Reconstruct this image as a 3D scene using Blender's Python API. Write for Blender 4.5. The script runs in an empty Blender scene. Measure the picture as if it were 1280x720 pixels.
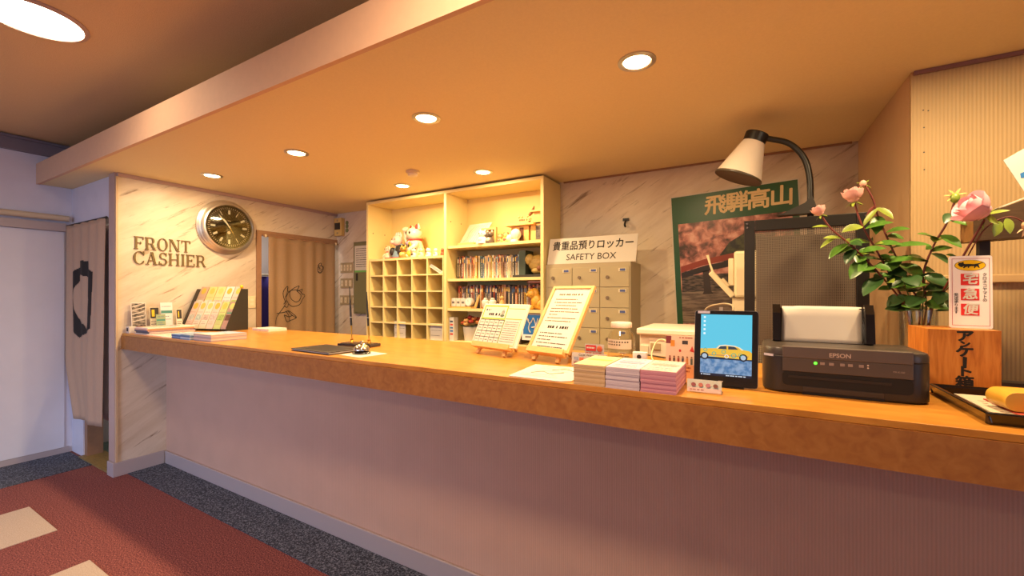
import bpy, math, random
from mathutils import Vector, Matrix
from mathutils.geometry import tessellate_polygon
random.seed(7)
S = bpy.context.scene
COL = S.collection
V = Vector
PI = math.pi

# ------------------------------------------------------------------ camera
cam = bpy.data.cameras.new('camera'); camo = bpy.data.objects.new('camera', cam); COL.objects.link(camo)
cam.sensor_width = 36; cam.lens = 530 * 36 / 1280; cam.clip_start = .02
cam.shift_y = 7 / 1280
camo.location = (0, 0, 1.36); camo.rotation_euler = (PI / 2, 0, math.radians(29.8))
S.camera = camo
# ------------------------------------------------------------------ world, exposure, daylight
S.view_settings.view_transform = 'Standard'; S.view_settings.look = 'None'
S.view_settings.gamma = 1; S.view_settings.use_curve_mapping = False
S.view_settings.exposure = 0.15
w = bpy.data.worlds.new('world'); S.world = w; w.use_nodes = True
w.node_tree.nodes['Background'].inputs[0].default_value = (.62, .72, 1, 1)
w.node_tree.nodes['Background'].inputs[1].default_value = 1.0
def lamp(name, kind, loc, energy, color, rot=(0, 0, 0), size=.1, size_y=None, spread=PI, parent=None):
    l = bpy.data.lights.new(name, kind); l.energy = energy; l.color = color
    if kind == 'AREA':
        l.shape = 'RECTANGLE' if size_y else 'DISK'; l.size = size
        if size_y: l.size_y = size_y
        l.spread = spread
    o = bpy.data.objects.new(name, l); COL.objects.link(o); o.location = loc; o.rotation_euler = rot
    if parent: o.parent = parent; o.location = V(loc) - parent.location
    return o
# daylight through the lobby's windows in the front and right-hand walls
lamp('window_daylight', 'AREA', (-2.2, -3.42, 1.5), 66, (.44, .60, 1), (math.radians(54), 0, math.radians(30)), 2.0, 1.7, math.radians(105))
lamp('window_daylight', 'AREA', (3.12, -1.3, 1.5), 14, (.60, .70, 1), (0, math.radians(62), 0), 1.6, 2.6, math.radians(120))
WARM = (1, .72, .38)
P_DOWN, P_LOBBY = 16, 5

# ------------------------------------------------------------------ materials
def lin(c):
    return c / 12.92 if c <= .04045 else ((c + .055) / 1.055) ** 2.4
def hexc(h):
    h = h.lstrip('#'); return tuple(lin(int(h[i:i + 2], 16) / 255) for i in (0, 2, 4)) + (1,)
MATS = {}
def mat(h, rough=.55, metal=0., spec=.5, emit=0., noise=0., nscale=40., bump=0., bscale=None, name=None, trans=0., alpha=1., coat=0., stretch=None):
    key = (h, rough, metal, spec, emit, noise, nscale, bump, bscale, trans, alpha, coat, stretch)
    if key in MATS: return MATS[key]
    m = bpy.data.materials.new(name or 'm_' + h.lstrip('#')); m.use_nodes = True
    nt = m.node_tree; b = nt.nodes['Principled BSDF']; c = hexc(h)
    b.inputs['Base Color'].default_value = c; b.inputs['Roughness'].default_value = rough
    b.inputs['Metallic'].default_value = metal; b.inputs['Specular IOR Level'].default_value = spec
    b.inputs['Coat Weight'].default_value = coat
    if trans: b.inputs['Transmission Weight'].default_value = trans; b.inputs['IOR'].default_value = 1.3
    if alpha < 1: b.inputs['Alpha'].default_value = alpha
    if emit: b.inputs['Emission Color'].default_value = c; b.inputs['Emission Strength'].default_value = emit
    if noise or bump:
        g = nt.nodes.new('ShaderNodeNewGeometry'); n = nt.nodes.new('ShaderNodeTexNoise'); n.inputs['Scale'].default_value = nscale
        n.inputs['Detail'].default_value = 4
        src = g.outputs['Position']
        if stretch:
            mp = nt.nodes.new('ShaderNodeMapping'); mp.inputs['Scale'].default_value = stretch
            nt.links.new(src, mp.inputs[0]); src = mp.outputs[0]
        nt.links.new(src, n.inputs['Vector'])
        if noise:
            r = nt.nodes.new('ShaderNodeMapRange'); r.inputs[1].default_value = .3; r.inputs[2].default_value = .7
            r.inputs[3].default_value = 1 - noise; r.inputs[4].default_value = 1 + noise * .6
            nt.links.new(n.outputs['Fac'], r.inputs[0])
            mx = nt.nodes.new('ShaderNodeVectorMath'); mx.operation = 'SCALE'; mx.inputs[0].default_value = c[:3]
            nt.links.new(r.outputs[0], mx.inputs['Scale']); nt.links.new(mx.outputs[0], b.inputs['Base Color'])
        if bump:
            n2 = n
            if bscale:
                n2 = nt.nodes.new('ShaderNodeTexNoise'); n2.inputs['Scale'].default_value = bscale; nt.links.new(g.outputs['Position'], n2.inputs['Vector'])
            bp = nt.nodes.new('ShaderNodeBump'); bp.inputs['Strength'].default_value = bump; bp.inputs['Distance'].default_value = .003
            nt.links.new(n2.outputs['Fac'], bp.inputs['Height']); nt.links.new(bp.outputs[0], b.inputs['Normal'])
    MATS[key] = m
    return m
def marble(name, axis, base='#d6c7b2', vein='#73583e'):
    m = bpy.data.materials.new(name); m.use_nodes = True; nt = m.node_tree; b = nt.nodes['Principled BSDF']; L = nt.links.new
    g = nt.nodes.new('ShaderNodeNewGeometry')
    def dot(v):
        d = nt.nodes.new('ShaderNodeVectorMath'); d.operation = 'DOT_PRODUCT'; d.inputs[1].default_value = v; L(g.outputs['Position'], d.inputs[0]); return d.outputs['Value']
    a = math.radians(33); h = V((1, 0, 0)) if axis == 'x' else V((0, 1, 0)); z = V((0, 0, 1))
    al = h * math.cos(a) + z * math.sin(a); ac = -h * math.sin(a) + z * math.cos(a)
    def streak(sa, sb, lo, hi, off):
        cb = nt.nodes.new('ShaderNodeCombineXYZ'); L(dot(al * sa), cb.inputs[0]); L(dot(ac * sb), cb.inputs[1]); cb.inputs[2].default_value = off
        n = nt.nodes.new('ShaderNodeTexNoise'); n.inputs['Scale'].default_value = 1; n.inputs['Detail'].default_value = 7; n.inputs['Roughness'].default_value = .65; n.inputs['Distortion'].default_value = .3
        L(cb.outputs[0], n.inputs['Vector'])
        r = nt.nodes.new('ShaderNodeMapRange'); r.inputs[1].default_value = lo; r.inputs[2].default_value = hi; L(n.outputs['Fac'], r.inputs[0]); return r.outputs[0]
    s1 = streak(3.2, 26, .575, .72, 3.1); s2 = streak(1.5, 8, .42, .75, 9.3)
    m1 = nt.nodes.new('ShaderNodeMix'); m1.data_type = 'RGBA'; m1.inputs[6].default_value = hexc(base); m1.inputs[7].default_value = hexc('#bda88e'); L(s2, m1.inputs[0])
    m2 = nt.nodes.new('ShaderNodeMix'); m2.data_type = 'RGBA'; m2.inputs[7].default_value = hexc(vein); L(m1.outputs[2], m2.inputs[6]); L(s1, m2.inputs[0])
    L(m2.outputs[2], b.inputs['Base Color']); b.inputs['Roughness'].default_value = .42
    return m
def ribbed(name, h, axis, pitch=.009, depth=.35, rough=.6, contrast=.06):
    m = bpy.data.materials.new(name); m.use_nodes = True; nt = m.node_tree; b = nt.nodes['Principled BSDF']; L = nt.links.new
    g = nt.nodes.new('ShaderNodeNewGeometry'); d = nt.nodes.new('ShaderNodeVectorMath'); d.operation = 'DOT_PRODUCT'
    d.inputs[1].default_value = (2 * PI / pitch, 0, 0) if axis == 'x' else (0, 2 * PI / pitch, 0); L(g.outputs['Position'], d.inputs[0])
    s = nt.nodes.new('ShaderNodeMath'); s.operation = 'SINE'; L(d.outputs['Value'], s.inputs[0])
    r = nt.nodes.new('ShaderNodeMapRange'); r.inputs[1].default_value = -1; r.inputs[2].default_value = 1; r.inputs[3].default_value = 1 - contrast; r.inputs[4].default_value = 1 + contrast; L(s.outputs[0], r.inputs[0])
    n = nt.nodes.new('ShaderNodeTexNoise'); n.inputs['Scale'].default_value = 5; n.inputs['Detail'].default_value = 5; L(g.outputs['Position'], n.inputs['Vector'])
    r2 = nt.nodes.new('ShaderNodeMapRange'); r2.inputs[3].default_value = .9; r2.inputs[4].default_value = 1.1; L(n.outputs['Fac'], r2.inputs[0])
    mu = nt.nodes.new('ShaderNodeMath'); mu.operation = 'MULTIPLY'; L(r.outputs[0], mu.inputs[0]); L(r2.outputs[0], mu.inputs[1])
    sc = nt.nodes.new('ShaderNodeVectorMath'); sc.operation = 'SCALE'; sc.inputs[0].default_value = hexc(h)[:3]; L(mu.outputs[0], sc.inputs['Scale']); L(sc.outputs[0], b.inputs['Base Color'])
    bp = nt.nodes.new('ShaderNodeBump'); bp.inputs['Strength'].default_value = depth; bp.inputs['Distance'].default_value = .001; L(s.outputs[0], bp.inputs['Height']); L(bp.outputs[0], b.inputs['Normal'])
    b.inputs['Roughness'].default_value = rough
    return m
def ramp_noise(name, cols, scale, rough=.6, detail=8, distortion=0., stretch=(1, 1, 1), bump=0.):
    m = bpy.data.materials.new(name); m.use_nodes = True; nt = m.node_tree; b = nt.nodes['Principled BSDF']; L = nt.links.new
    g = nt.nodes.new('ShaderNodeNewGeometry'); mp = nt.nodes.new('ShaderNodeMapping'); mp.inputs['Scale'].default_value = stretch; L(g.outputs['Position'], mp.inputs[0])
    n = nt.nodes.new('ShaderNodeTexNoise'); n.inputs['Scale'].default_value = scale; n.inputs['Detail'].default_value = detail; n.inputs['Distortion'].default_value = distortion; L(mp.outputs[0], n.inputs['Vector'])
    r = nt.nodes.new('ShaderNodeValToRGB'); e = r.color_ramp.elements
    while len(e) < len(cols): e.new(.5)
    for i, (p, c) in enumerate(cols): e[i].position = p; e[i].color = hexc(c)
    L(n.outputs['Fac'], r.inputs[0]); L(r.outputs[0], b.inputs['Base Color']); b.inputs['Roughness'].default_value = rough
    if bump:
        bp = nt.nodes.new('ShaderNodeBump'); bp.inputs['Strength'].default_value = bump; bp.inputs['Distance'].default_value = .004; L(n.outputs['Fac'], bp.inputs['Height']); L(bp.outputs[0], b.inputs['Normal'])
    return m
def perforated(name, h, pitch=.0065):
    m = bpy.data.materials.new(name); m.use_nodes = True; nt = m.node_tree; b = nt.nodes['Principled BSDF']; L = nt.links.new
    g = nt.nodes.new('ShaderNodeNewGeometry')
    def wave(v):
        d = nt.nodes.new('ShaderNodeVectorMath'); d.operation = 'DOT_PRODUCT'; d.inputs[1].default_value = v; L(g.outputs['Position'], d.inputs[0])
        s = nt.nodes.new('ShaderNodeMath'); s.operation = 'SINE'; L(d.outputs['Value'], s.inputs[0]); return s.outputs[0]
    k = 2 * PI / pitch
    a = nt.nodes.new('ShaderNodeMath'); a.operation = 'MULTIPLY'; L(wave((k * .5, 0, k * .5)), a.inputs[0]); L(wave((k * .5, 0, -k * .5)), a.inputs[1])
    gt = nt.nodes.new('ShaderNodeMath'); gt.operation = 'GREATER_THAN'; gt.inputs[1].default_value = .25; L(a.outputs[0], gt.inputs[0])
    inv = nt.nodes.new('ShaderNodeMath'); inv.operation = 'SUBTRACT'; inv.inputs[0].default_value = 1; L(gt.outputs[0], inv.inputs[1])
    L(inv.outputs[0], b.inputs['Alpha']); b.inputs['Base Color'].default_value = hexc(h); b.inputs['Roughness'].default_value = .5
    return m

M = dict(
    marble_y=marble('marble_on_side_wall', 'y'), marble_x=marble('marble_on_back_wall', 'x'),
    white_wall=mat('#d2d0da', .75, noise=.03, nscale=8, bump=.15, bscale=220),
    door_white=mat('#d6d5db', .6, noise=.03, nscale=6),
    ceiling=mat('#dfc294', .85, noise=.05, nscale=160, bump=.5, bscale=260),
    soffit=mat('#e8d6a6', .8, noise=.03, nscale=120, bump=.25, bscale=300),
    fascia=mat('#d6b292', .7, noise=.03, nscale=30),
    trim=mat('#b79d92', .5, noise=.04, nscale=20), baseb=mat('#ada09e', .45), trim_dark=mat('#7a7078', .5),
    brown_trim=mat('#9b7355', .5, noise=.08, nscale=30),
    red_carpet=ramp_noise('red_carpet', [(.33, '#431a1c'), (.5, '#763a36'), (.67, '#b06a5a')], 170, .95, 4, bump=.45),
    blue_carpet=ramp_noise('blue_grey_carpet', [(.36, '#181c25'), (.5, '#3a404e'), (.64, '#7a7f8c')], 140, .95, 4, bump=.6),
    beige_carpet=ramp_noise('beige_carpet', [(.3, '#b09c88'), (.7, '#ccb9a4')], 220, .95, 3, bump=.4),
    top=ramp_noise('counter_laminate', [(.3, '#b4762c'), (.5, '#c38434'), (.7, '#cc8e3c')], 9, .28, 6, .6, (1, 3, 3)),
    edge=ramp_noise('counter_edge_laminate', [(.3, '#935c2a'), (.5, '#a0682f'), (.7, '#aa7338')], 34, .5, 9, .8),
    panel=ribbed('counter_front_wallpaper', '#c8a48e', 'x'), column=ribbed('column_ribbed_wallpaper', '#b99c70', 'x', .0115, .4, .6, .05),
    column_y=ribbed('column_side_wallpaper', '#c7a47c', 'y', .0115, .3, .6, .03),
    cream=mat('#e4cf90', .5, noise=.02, nscale=10), cream_in=mat('#e8cf86', .55),
    white=mat('#e9e4da', .45), paper=mat('#cbc3b6', .7), paper_w=mat('#cfc9be', .65), black=mat('#17130f', .4), blackgloss=mat('#120e0c', .18, coat=.4),
    pine=mat('#d9ab68', .5, noise=.1, nscale=14, stretch=(1, 8, 8)), honey=ramp_noise('honey_wood', [(.3, '#a9611f'), (.5, '#c47a30'), (.7, '#d08a3d')], 14, .38, 6, .5, (6, 6, .7)),
    oldwood=mat('#4e3822', .6, noise=.25, nscale=30, stretch=(1, 6, 6)), wood=mat('#b98a52', .55, noise=.1, nscale=30),
    grey=mat('#aea080', .45), greyd=mat('#a4926f', .5), steel=mat('#b9b4ac', .25, 1.), chrome=mat('#d8d6d2', .08, 1.), gold=mat('#c99a3c', .28, 1.), bronze=mat('#6d5a38', .5, .3),
    silver=mat('#cfcac2', .3, .85), dark=mat('#2b2521', .55), green=mat('#1c5028', .35), greenp=mat('#93b312', .6),
    linen=mat('#9c7e5e', .9, noise=.06, nscale=120, bump=.2, bscale=400), noren=mat('#b89a80', .9, noise=.06, nscale=100, stretch=(3, 3, .3)),
    noren2=mat('#c5bdc6', .85), ink=mat('#1a1512', .8), inkb=mat('#3a342e', .8), teal=mat('#536a66', .7, noise=.08, nscale=12), purple=mat('#3a2f9a', .7),
    red=mat('#c8302a', .55), yellow=mat('#e0b41c', .5), blue=mat('#2d72b8', .5), pink=mat('#e8a7a6', .7), phone=mat('#dccba6', .45), machine=mat('#e6dcc8', .4),
    grill=perforated('perforated_steel', '#65594d'),
    leaf=mat('#4f7a2c', .32, noise=.25, nscale=40), leaf2=mat('#86983a', .35, noise=.2, nscale=40), leaf3=mat('#2f4f26', .35, noise=.2, nscale=30), stem=mat('#6b2c26', .5), stemg=mat('#54602c', .5),
    rose=mat('#f0b6ad', .6, noise=.06, nscale=60), rose2=mat('#eeb6c0', .6, noise=.06, nscale=50),
)
def glassmat(name, tint=(1, 1, 1, 1), fac=.88, rough=.03):
    m = bpy.data.materials.new(name); m.use_nodes = True; nt = m.node_tree
    out = nt.nodes['Material Output']; nt.nodes.remove(nt.nodes['Principled BSDF'])
    t = nt.nodes.new('ShaderNodeBsdfTransparent'); t.inputs[0].default_value = tint
    g = nt.nodes.new('ShaderNodeBsdfGlossy'); g.inputs['Roughness'].default_value = rough
    x = nt.nodes.new('ShaderNodeMixShader'); fr = nt.nodes.new('ShaderNodeLayerWeight'); fr.inputs[0].default_value = .5
    pw = nt.nodes.new('ShaderNodeMath'); pw.operation = 'POWER'; pw.inputs[1].default_value = 3
    mm = nt.nodes.new('ShaderNodeMath'); mm.operation = 'MULTIPLY_ADD'; mm.use_clamp = True; mm.inputs[1].default_value = .7; mm.inputs[2].default_value = (1 - fac) * .4
    nt.links.new(fr.outputs['Facing'], pw.inputs[0]); nt.links.new(pw.outputs[0], mm.inputs[0]); nt.links.new(mm.outputs[0], x.inputs[0]); nt.links.new(t.outputs[0], x.inputs[1]); nt.links.new(g.outputs[0], x.inputs[2]); nt.links.new(x.outputs[0], out.inputs[0])
    return m
M['glass'] = glassmat('clear_glass', (.93, .95, .92, 1), .7); M['acrylic'] = glassmat('clear_acrylic', (.985, .985, .985, 1), .95)

# ------------------------------------------------------------------ geometry helpers (world coordinates)
class Fr:                                   # a frame: origin, right, up, normal
    def __init__(s, o, r=(1, 0, 0), u=(0, 0, 1)):
        s.o = V(o); s.r = V(r).normalized(); s.u = V(u).normalized(); s.n = s.r.cross(s.u).normalized()
    def p(s, a, b, c=0): return s.o + s.r * a + s.u * b + s.n * c
FX = lambda o: Fr(o, (1, 0, 0), (0, 0, 1))     # faces the lobby (-Y)
FY = lambda o: Fr(o, (0, 1, 0), (0, 0, 1))     # faces +X
FZ = lambda o: Fr(o, (1, 0, 0), (0, 1, 0))     # faces up
STUFF = {'printed_lines', 'dates', 'small_print', 'lower_lines', 'minute_track', 'label_print', 'spine_title', 'task_icons', 'pencil_lines', 'moon_scale', 'stair_stripes'}
class MB:
    def __init__(s): s.v = []; s.f = []
    def add(s, vs, fs):
        o = len(s.v); s.v += [V(x) for x in vs]; s.f += [tuple(i + o for i in f) for f in fs]; return s
    def box(s, x0, x1, y0, y1, z0, z1):
        return s.add([(x, y, z) for z in (z0, z1) for y in (y0, y1) for x in (x0, x1)], [(0, 2, 3, 1), (4, 5, 7, 6), (0, 1, 5, 4), (2, 6, 7, 3), (0, 4, 6, 2), (1, 3, 7, 5)])
    def fbox(s, fr, a0, a1, b0, b1, c0, c1):
        return s.add([fr.p(a, b, c) for c in (c0, c1) for b in (b0, b1) for a in (a0, a1)], [(0, 2, 3, 1), (4, 5, 7, 6), (0, 1, 5, 4), (2, 6, 7, 3), (0, 4, 6, 2), (1, 3, 7, 5)])
    def prism(s, poly, fr, c0, c1):
        n = len(poly)
        ar = sum(poly[i][0] * poly[(i + 1) % n][1] - poly[(i + 1) % n][0] * poly[i][1] for i in range(n))
        if ar < 0: poly = poly[::-1]
        tri = tessellate_polygon([[V((a, b, 0)) for a, b in poly]])
        vs = [fr.p(a, b, c0) for a, b in poly] + [fr.p(a, b, c1) for a, b in poly]; fs = []
        for t in tri:
            i, j, k = t
            cr = (poly[j][0] - poly[i][0]) * (poly[k][1] - poly[i][1]) - (poly[j][1] - poly[i][1]) * (poly[k][0] - poly[i][0])
            if cr < 0: i, j, k = i, k, j
            fs += [(i + n, j + n, k + n), (k, j, i)]
        fs += [(i, (i + 1) % n, (i + 1) % n + n, i + n) for i in range(n)]
        return s.add(vs, fs)
    def lathe(s, prof, c, axis=(0, 0, 1), seg=24):
        ax = V(axis).normalized(); t = V((1, 0, 0)) if abs(ax.x) < .9 else V((0, 1, 0)); e1 = ax.cross(t).normalized(); e2 = ax.cross(e1)
        vs = []; fs = []; c = V(c)
        for r, h in prof:
            for k in range(seg): a = 2 * PI * k / seg; vs.append(c + ax * h + (e1 * math.cos(a) + e2 * math.sin(a)) * r)
        for i in range(len(prof) - 1):
            for k in range(seg): k2 = (k + 1) % seg; fs.append((i * seg + k, i * seg + k2, (i + 1) * seg + k2, (i + 1) * seg + k))
        if prof[0][0] > 1e-5: fs.append(tuple(range(seg))[::-1])
        if prof[-1][0] > 1e-5: fs.append(tuple(range((len(prof) - 1) * seg, len(prof) * seg)))
        return s.add(vs, fs)
    def cyl(s, c, axis, r, h, seg=20): return s.lathe([(r, 0), (r, h)], c, axis, seg)
    def tube(s, pts, r, seg=8):
        pts = [V(p) for p in pts]; n = len(pts); rs = r if isinstance(r, (list, tuple)) else [r] * n; vs = []; fs = []; pe = None
        for i, p in enumerate(pts):
            d = (pts[min(i + 1, n - 1)] - pts[max(i - 1, 0)]).normalized()
            if pe is None: t = V((0, 0, 1)) if abs(d.z) < .9 else V((1, 0, 0)); e1 = d.cross(t).normalized()
            else: e1 = (pe - d * pe.dot(d)).normalized()
            pe = e1; e2 = d.cross(e1)
            for k in range(seg): a = 2 * PI * k / seg; vs.append(p + (e1 * math.cos(a) + e2 * math.sin(a)) * rs[i])
        for i in range(n - 1):
            for k in range(seg): k2 = (k + 1) % seg; fs.append((i * seg + k, i * seg + k2, (i + 1) * seg + k2, (i + 1) * seg + k))
        fs += [tuple(range(seg))[::-1], tuple(range((n - 1) * seg, n * seg))]
        return s.add(vs, fs)
    def ell(s, c, r, seg=16, rings=10, rot=None):
        c = V(c); vs = [];
        for i in range(rings + 1):
            t = PI * i / rings
            for k in range(seg):
                a = 2 * PI * k / seg; p = V((r[0] * math.sin(t) * math.cos(a), r[1] * math.sin(t) * math.sin(a), r[2] * math.cos(t)))
                if rot: p = rot @ p
                vs.append(c + p)
        fs = [(i * seg + k, (i + 1) * seg + k, (i + 1) * seg + (k + 1) % seg, i * seg + (k + 1) % seg) for i in range(rings) for k in range(seg)]
        return s.add(vs, fs)
    def build(s, name, m, parent=None, smooth=False, bevel=0, loc=None, label=None, cat=None, group=None, kind=None):
        if parent is not None:
            r = parent
            while r.parent: r = r.parent
            o0 = V(r.get('_o', (0, 0, 0)))
        elif loc is not None: o0 = V(loc)
        else:
            xs = [v.x for v in s.v]; ys = [v.y for v in s.v]; zs = [v.z for v in s.v]
            o0 = V(((min(xs) + max(xs)) / 2, (min(ys) + max(ys)) / 2, min(zs)))
        me = bpy.data.meshes.new(name); me.from_pydata([tuple(v - o0) for v in s.v], [], s.f); me.update()
        me.materials.append(M[m] if isinstance(m, str) else m)
        if smooth:
            me.polygons.foreach_set('use_smooth', [True] * len(me.polygons)); me.set_sharp_from_angle(angle=math.radians(smooth if smooth > 1 else 50))
        o = bpy.data.objects.new(name, me); COL.objects.link(o)
        if parent is not None: o.parent = parent
        else: o.location = o0; o['_o'] = tuple(o0)
        if bevel:
            b = o.modifiers.new('bevel', 'BEVEL'); b.width = bevel; b.segments = 2; b.limit_method = 'ANGLE'
        if name in STUFF: o['kind'] = 'stuff'
        if label: o['label'] = label
        if cat: o['category'] = cat
        if group: o['group'] = group
        if kind: o['kind'] = kind
        return o
def thing(name, loc, label, cat, group=None):
    o = bpy.data.objects.new(name, None); COL.objects.link(o); o.location = loc; o['_o'] = tuple(loc); o.empty_display_size = .05
    o['label'] = label; o['category'] = cat; o['kind'] = 'thing'
    if group: o['group'] = group
    return o
def B(*a): return MB().box(*a)
def struct(name, mb, m, bevel=0): return mb.build(name, m, kind='structure', bevel=bevel)
def text(s, size, fr, m, parent, name='lettering', align='CENTER', offset=0., shear=0., ext=.0004, sx=1., lift=.0006):
    cu = bpy.data.curves.new('t', 'FONT'); cu.body = s; cu.size = size; cu.align_x = align; cu.align_y = 'CENTER'; cu.shear = shear; cu.resolution_u = 3
    ob = bpy.data.objects.new('t', cu); COL.objects.link(ob)
    dg = bpy.context.evaluated_depsgraph_get(); me = bpy.data.meshes.new_from_object(ob.evaluated_get(dg))
    mb = MB(); fs = [tuple(p.vertices) for p in me.polygons]
    for k in range(9 if offset else 1):          # a heavier weight: the glyph repeated a hair to each side
        a = k * PI / 4; dx, dy = (offset * math.cos(a), offset * math.sin(a)) if k else (0, 0)
        mb.add([fr.p(v.co.x * sx + dx, v.co.y + dy, lift + k * .00002) for v in me.vertices], fs)
    bpy.data.objects.remove(ob); bpy.data.curves.remove(cu); bpy.data.meshes.remove(me)
    if not mb.v: return None
    return mb.build(name, m, parent)
def lines(fr, rows, h=.002, lift=.0006):           # printed text too small to read: rows of little word blocks (a0, a1, b)
    mb = MB()
    for a0, a1, b in rows:
        a = a0
        while a < a1:
            wd = min(h * random.uniform(.55, 1.0) * (1 if h > .007 else 2.2), a1 - a)
            mb.add([fr.p(a, b, lift), fr.p(a + wd, b, lift), fr.p(a + wd, b + h, lift), fr.p(a, b + h, lift)], [(0, 1, 2, 3)]); a += wd + h * random.choice((.2, .25, .3, .9))
    return mb
def patch(fr, a0, a1, b0, b1, lift=.0005):
    return MB().add([fr.p(a0, b0, lift), fr.p(a1, b0, lift), fr.p(a1, b1, lift), fr.p(a0, b1, lift)], [(0, 1, 2, 3)])
def rrect(x0, x1, y0, y1, r, n=5):
    out = []
    for cx, cy, a0 in ((x1 - r, y1 - r, 0), (x0 + r, y1 - r, 90), (x0 + r, y0 + r, 180), (x1 - r, y0 + r, 270)):
        out += [(cx + r * math.cos(math.radians(a0 + 90 * i / n)), cy + r * math.sin(math.radians(a0 + 90 * i / n))) for i in range(n + 1)]
    return out
def spl(pts, n=6):
    pts = [V(p) for p in pts]; P = [pts[0]] + pts + [pts[-1]]; out = []
    for i in range(1, len(P) - 2):
        for k in range(n):
            t = k / n; a, b, c, d = P[i - 1], P[i], P[i + 1], P[i + 2]
            out.append(.5 * ((2 * b) + (c - a) * t + (2 * a - 5 * b + 4 * c - d) * t * t + (3 * b - a - 3 * c + d) * t ** 3))
    return out + [pts[-1]]
ORD = ['first', 'second', 'third', 'fourth', 'fifth', 'sixth', 'seventh', 'eighth', 'ninth', 'tenth', 'eleventh', 'twelfth', 'thirteenth', 'fourteenth', 'fifteenth', 'sixteenth', 'seventeenth', 'eighteenth', 'nineteenth', 'twentieth']
def ordw(i):
    if i < 20: return ORD[i]
    t, u = divmod(i + 1, 10); tens = {2: 'twenty', 3: 'thirty', 4: 'forty', 5: 'fifty'}[t]
    return {2: 'twentieth', 3: 'thirtieth', 4: 'fortieth', 5: 'fiftieth'}[t] if u == 0 else tens + '-' + ORD[u - 1]

# ================================================================== THE SETTING
SZ, CZ, YB, XM, XL = 2.262, 2.62, 3.19, -4.12, -5.12     # soffit, lobby ceiling, back wall, marble wall, left wall
XR, YF = 3.2, -3.5
floor = struct('floor', B(XL - .1, XR + .1, YF - .1, YB + .2, -.06, 0), 'red_carpet')
for x0, x1, y0, y1 in ((-4.12, XR, 1.335, 1.566), (XL, -4.56, YF, 1.27)):
    B(x0, x1, y0, y1, .0002, .004).build('carpet_border', 'blue_carpet', floor)
for i, (x0, y1) in enumerate(((-4.01, .815), (-2.94, .805), (-1.87, .8), (-4.01, -.26), (-2.94, -.26), (-1.87, -.26))):
    B(x0, x0 + .535, y1 - .535, y1, .0002, .004).build('carpet_tile', 'beige_carpet', floor)
struct('ceiling', B(XL - .1, XR + .1, YF - .1, 3.0, CZ, CZ + .08), 'ceiling')
struct('ceiling_soffit', B(XL + .002, XR, 1.1, YB, SZ, SZ + .16), 'soffit')
struct('trim_fascia', B(XL + .002, XR, 1.078, 1.099, SZ - .004, SZ + .162), 'fascia')
# left wall: plaster above, white sliding panels below a lintel, a round rail in front
struct('wall_left', B(XL - .1, XL, YF, 1.29, 0, CZ), 'white_wall')
struct('wall_corridor', B(XL - .1, XL, 1.29, YB + .2, 0, CZ), 'white_wall')
struct('trim_crown', B(XL, XL + .035, YF, 1.6, 2.50, 2.60), 'trim_dark')
struct('trim_crown_bead', B(XL, XL + .05, YF, 1.6, 2.592, 2.612), 'trim_dark')
struct('trim_lintel', B(XL, XL + .045, YF, 1.245, 1.885, 1.955), 'baseb', .004)
struct('baseboard_left', B(XL, XL + .014, YF, 1.27, 0, .05), 'baseb')
rail = thing('wall_rail', (XL + .07, 0, 1.99), 'pale round wooden rail along the white left wall', 'rail')
MB().tube([(XL + .055, YF + .2, 1.995), (XL + .055, -.6, 1.995), (XL + .055, 1.255, 1.995)], .024, 16).build('rail_pole', mat('#c9b79a', .45), rail, 40)
for y in (-2.4, -.7, .35):
    B(XL, XL + .035, y - .012, y + .012, 1.985, 2.003).build('rail_bracket', 'steel', rail)
# sliding panels on the left wall
pd = thing('door_1', (XL, .2, 0), 'white sliding panel on the left wall below the rail', 'door'); pd['kind'] = 'structure'
del pd['category']
B(XL, XL + .012, -.55, 1.24, .052, 1.884).build('door_panel', 'door_white', pd)
# wall with the doorway behind the short hanging curtain
struct('wall_noren', B(XL, -4.225, 1.29, 1.40, 1.945, SZ - .001), 'white_wall')
struct('wall_noren_jamb', B(XL, -4.86, 1.291, 1.40, 0, 1.944), 'white_wall')
struct('trim_door_post', B(-4.859, -4.80, 1.30, 1.40, 0, 1.943), 'brown_trim')
struct('trim_threshold', B(-4.858, -4.225, 1.262, 1.42, .0005, .014), mat('#8d7440', .5, noise=.25, nscale=22, stretch=(1, 5, 5)))
struct('floor_corridor', B(XL, -4.225, 1.421, YB, .0005, .012), 'teal')
# marble partition with the curtained doorway
struct('wall_marble', B(-4.22, XM, 1.28, 2.29, 0, SZ - .0005), 'marble_y')
struct('wall_marble_lintel', B(-4.22, XM, 2.291, YB, 1.966, SZ - .0005), 'marble_y')
struct('trim_wall_end', B(-4.235, -4.128, 1.2655, 1.2795, 0, SZ - .001), 'trim')
struct('trim_wall_edge', B(-4.1275, -4.108, 1.268, 1.2795, .001, SZ - .03), mat('#c8ab86', .5))
struct('trim_cornice', B(-4.12, -4.105, 1.28, YB - .001, SZ - .028, SZ - .0006), 'trim')
struct('trim_door_1', B(-4.23, XM + .014, 2.29, 2.335, 0, 1.966), 'brown_trim')
struct('trim_door_2', B(-4.23, XM + .014, 2.335, YB - .002, 1.927, 1.966), 'brown_trim')
struct('baseboard_marble', B(XM, XM + .014, 1.262, 1.566, 0, .105), 'baseb', .003)
struct('baseboard_wall_end', B(-4.22, XM + .0135, 1.25, 1.2652, 0, .105), 'baseb', .003)
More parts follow.
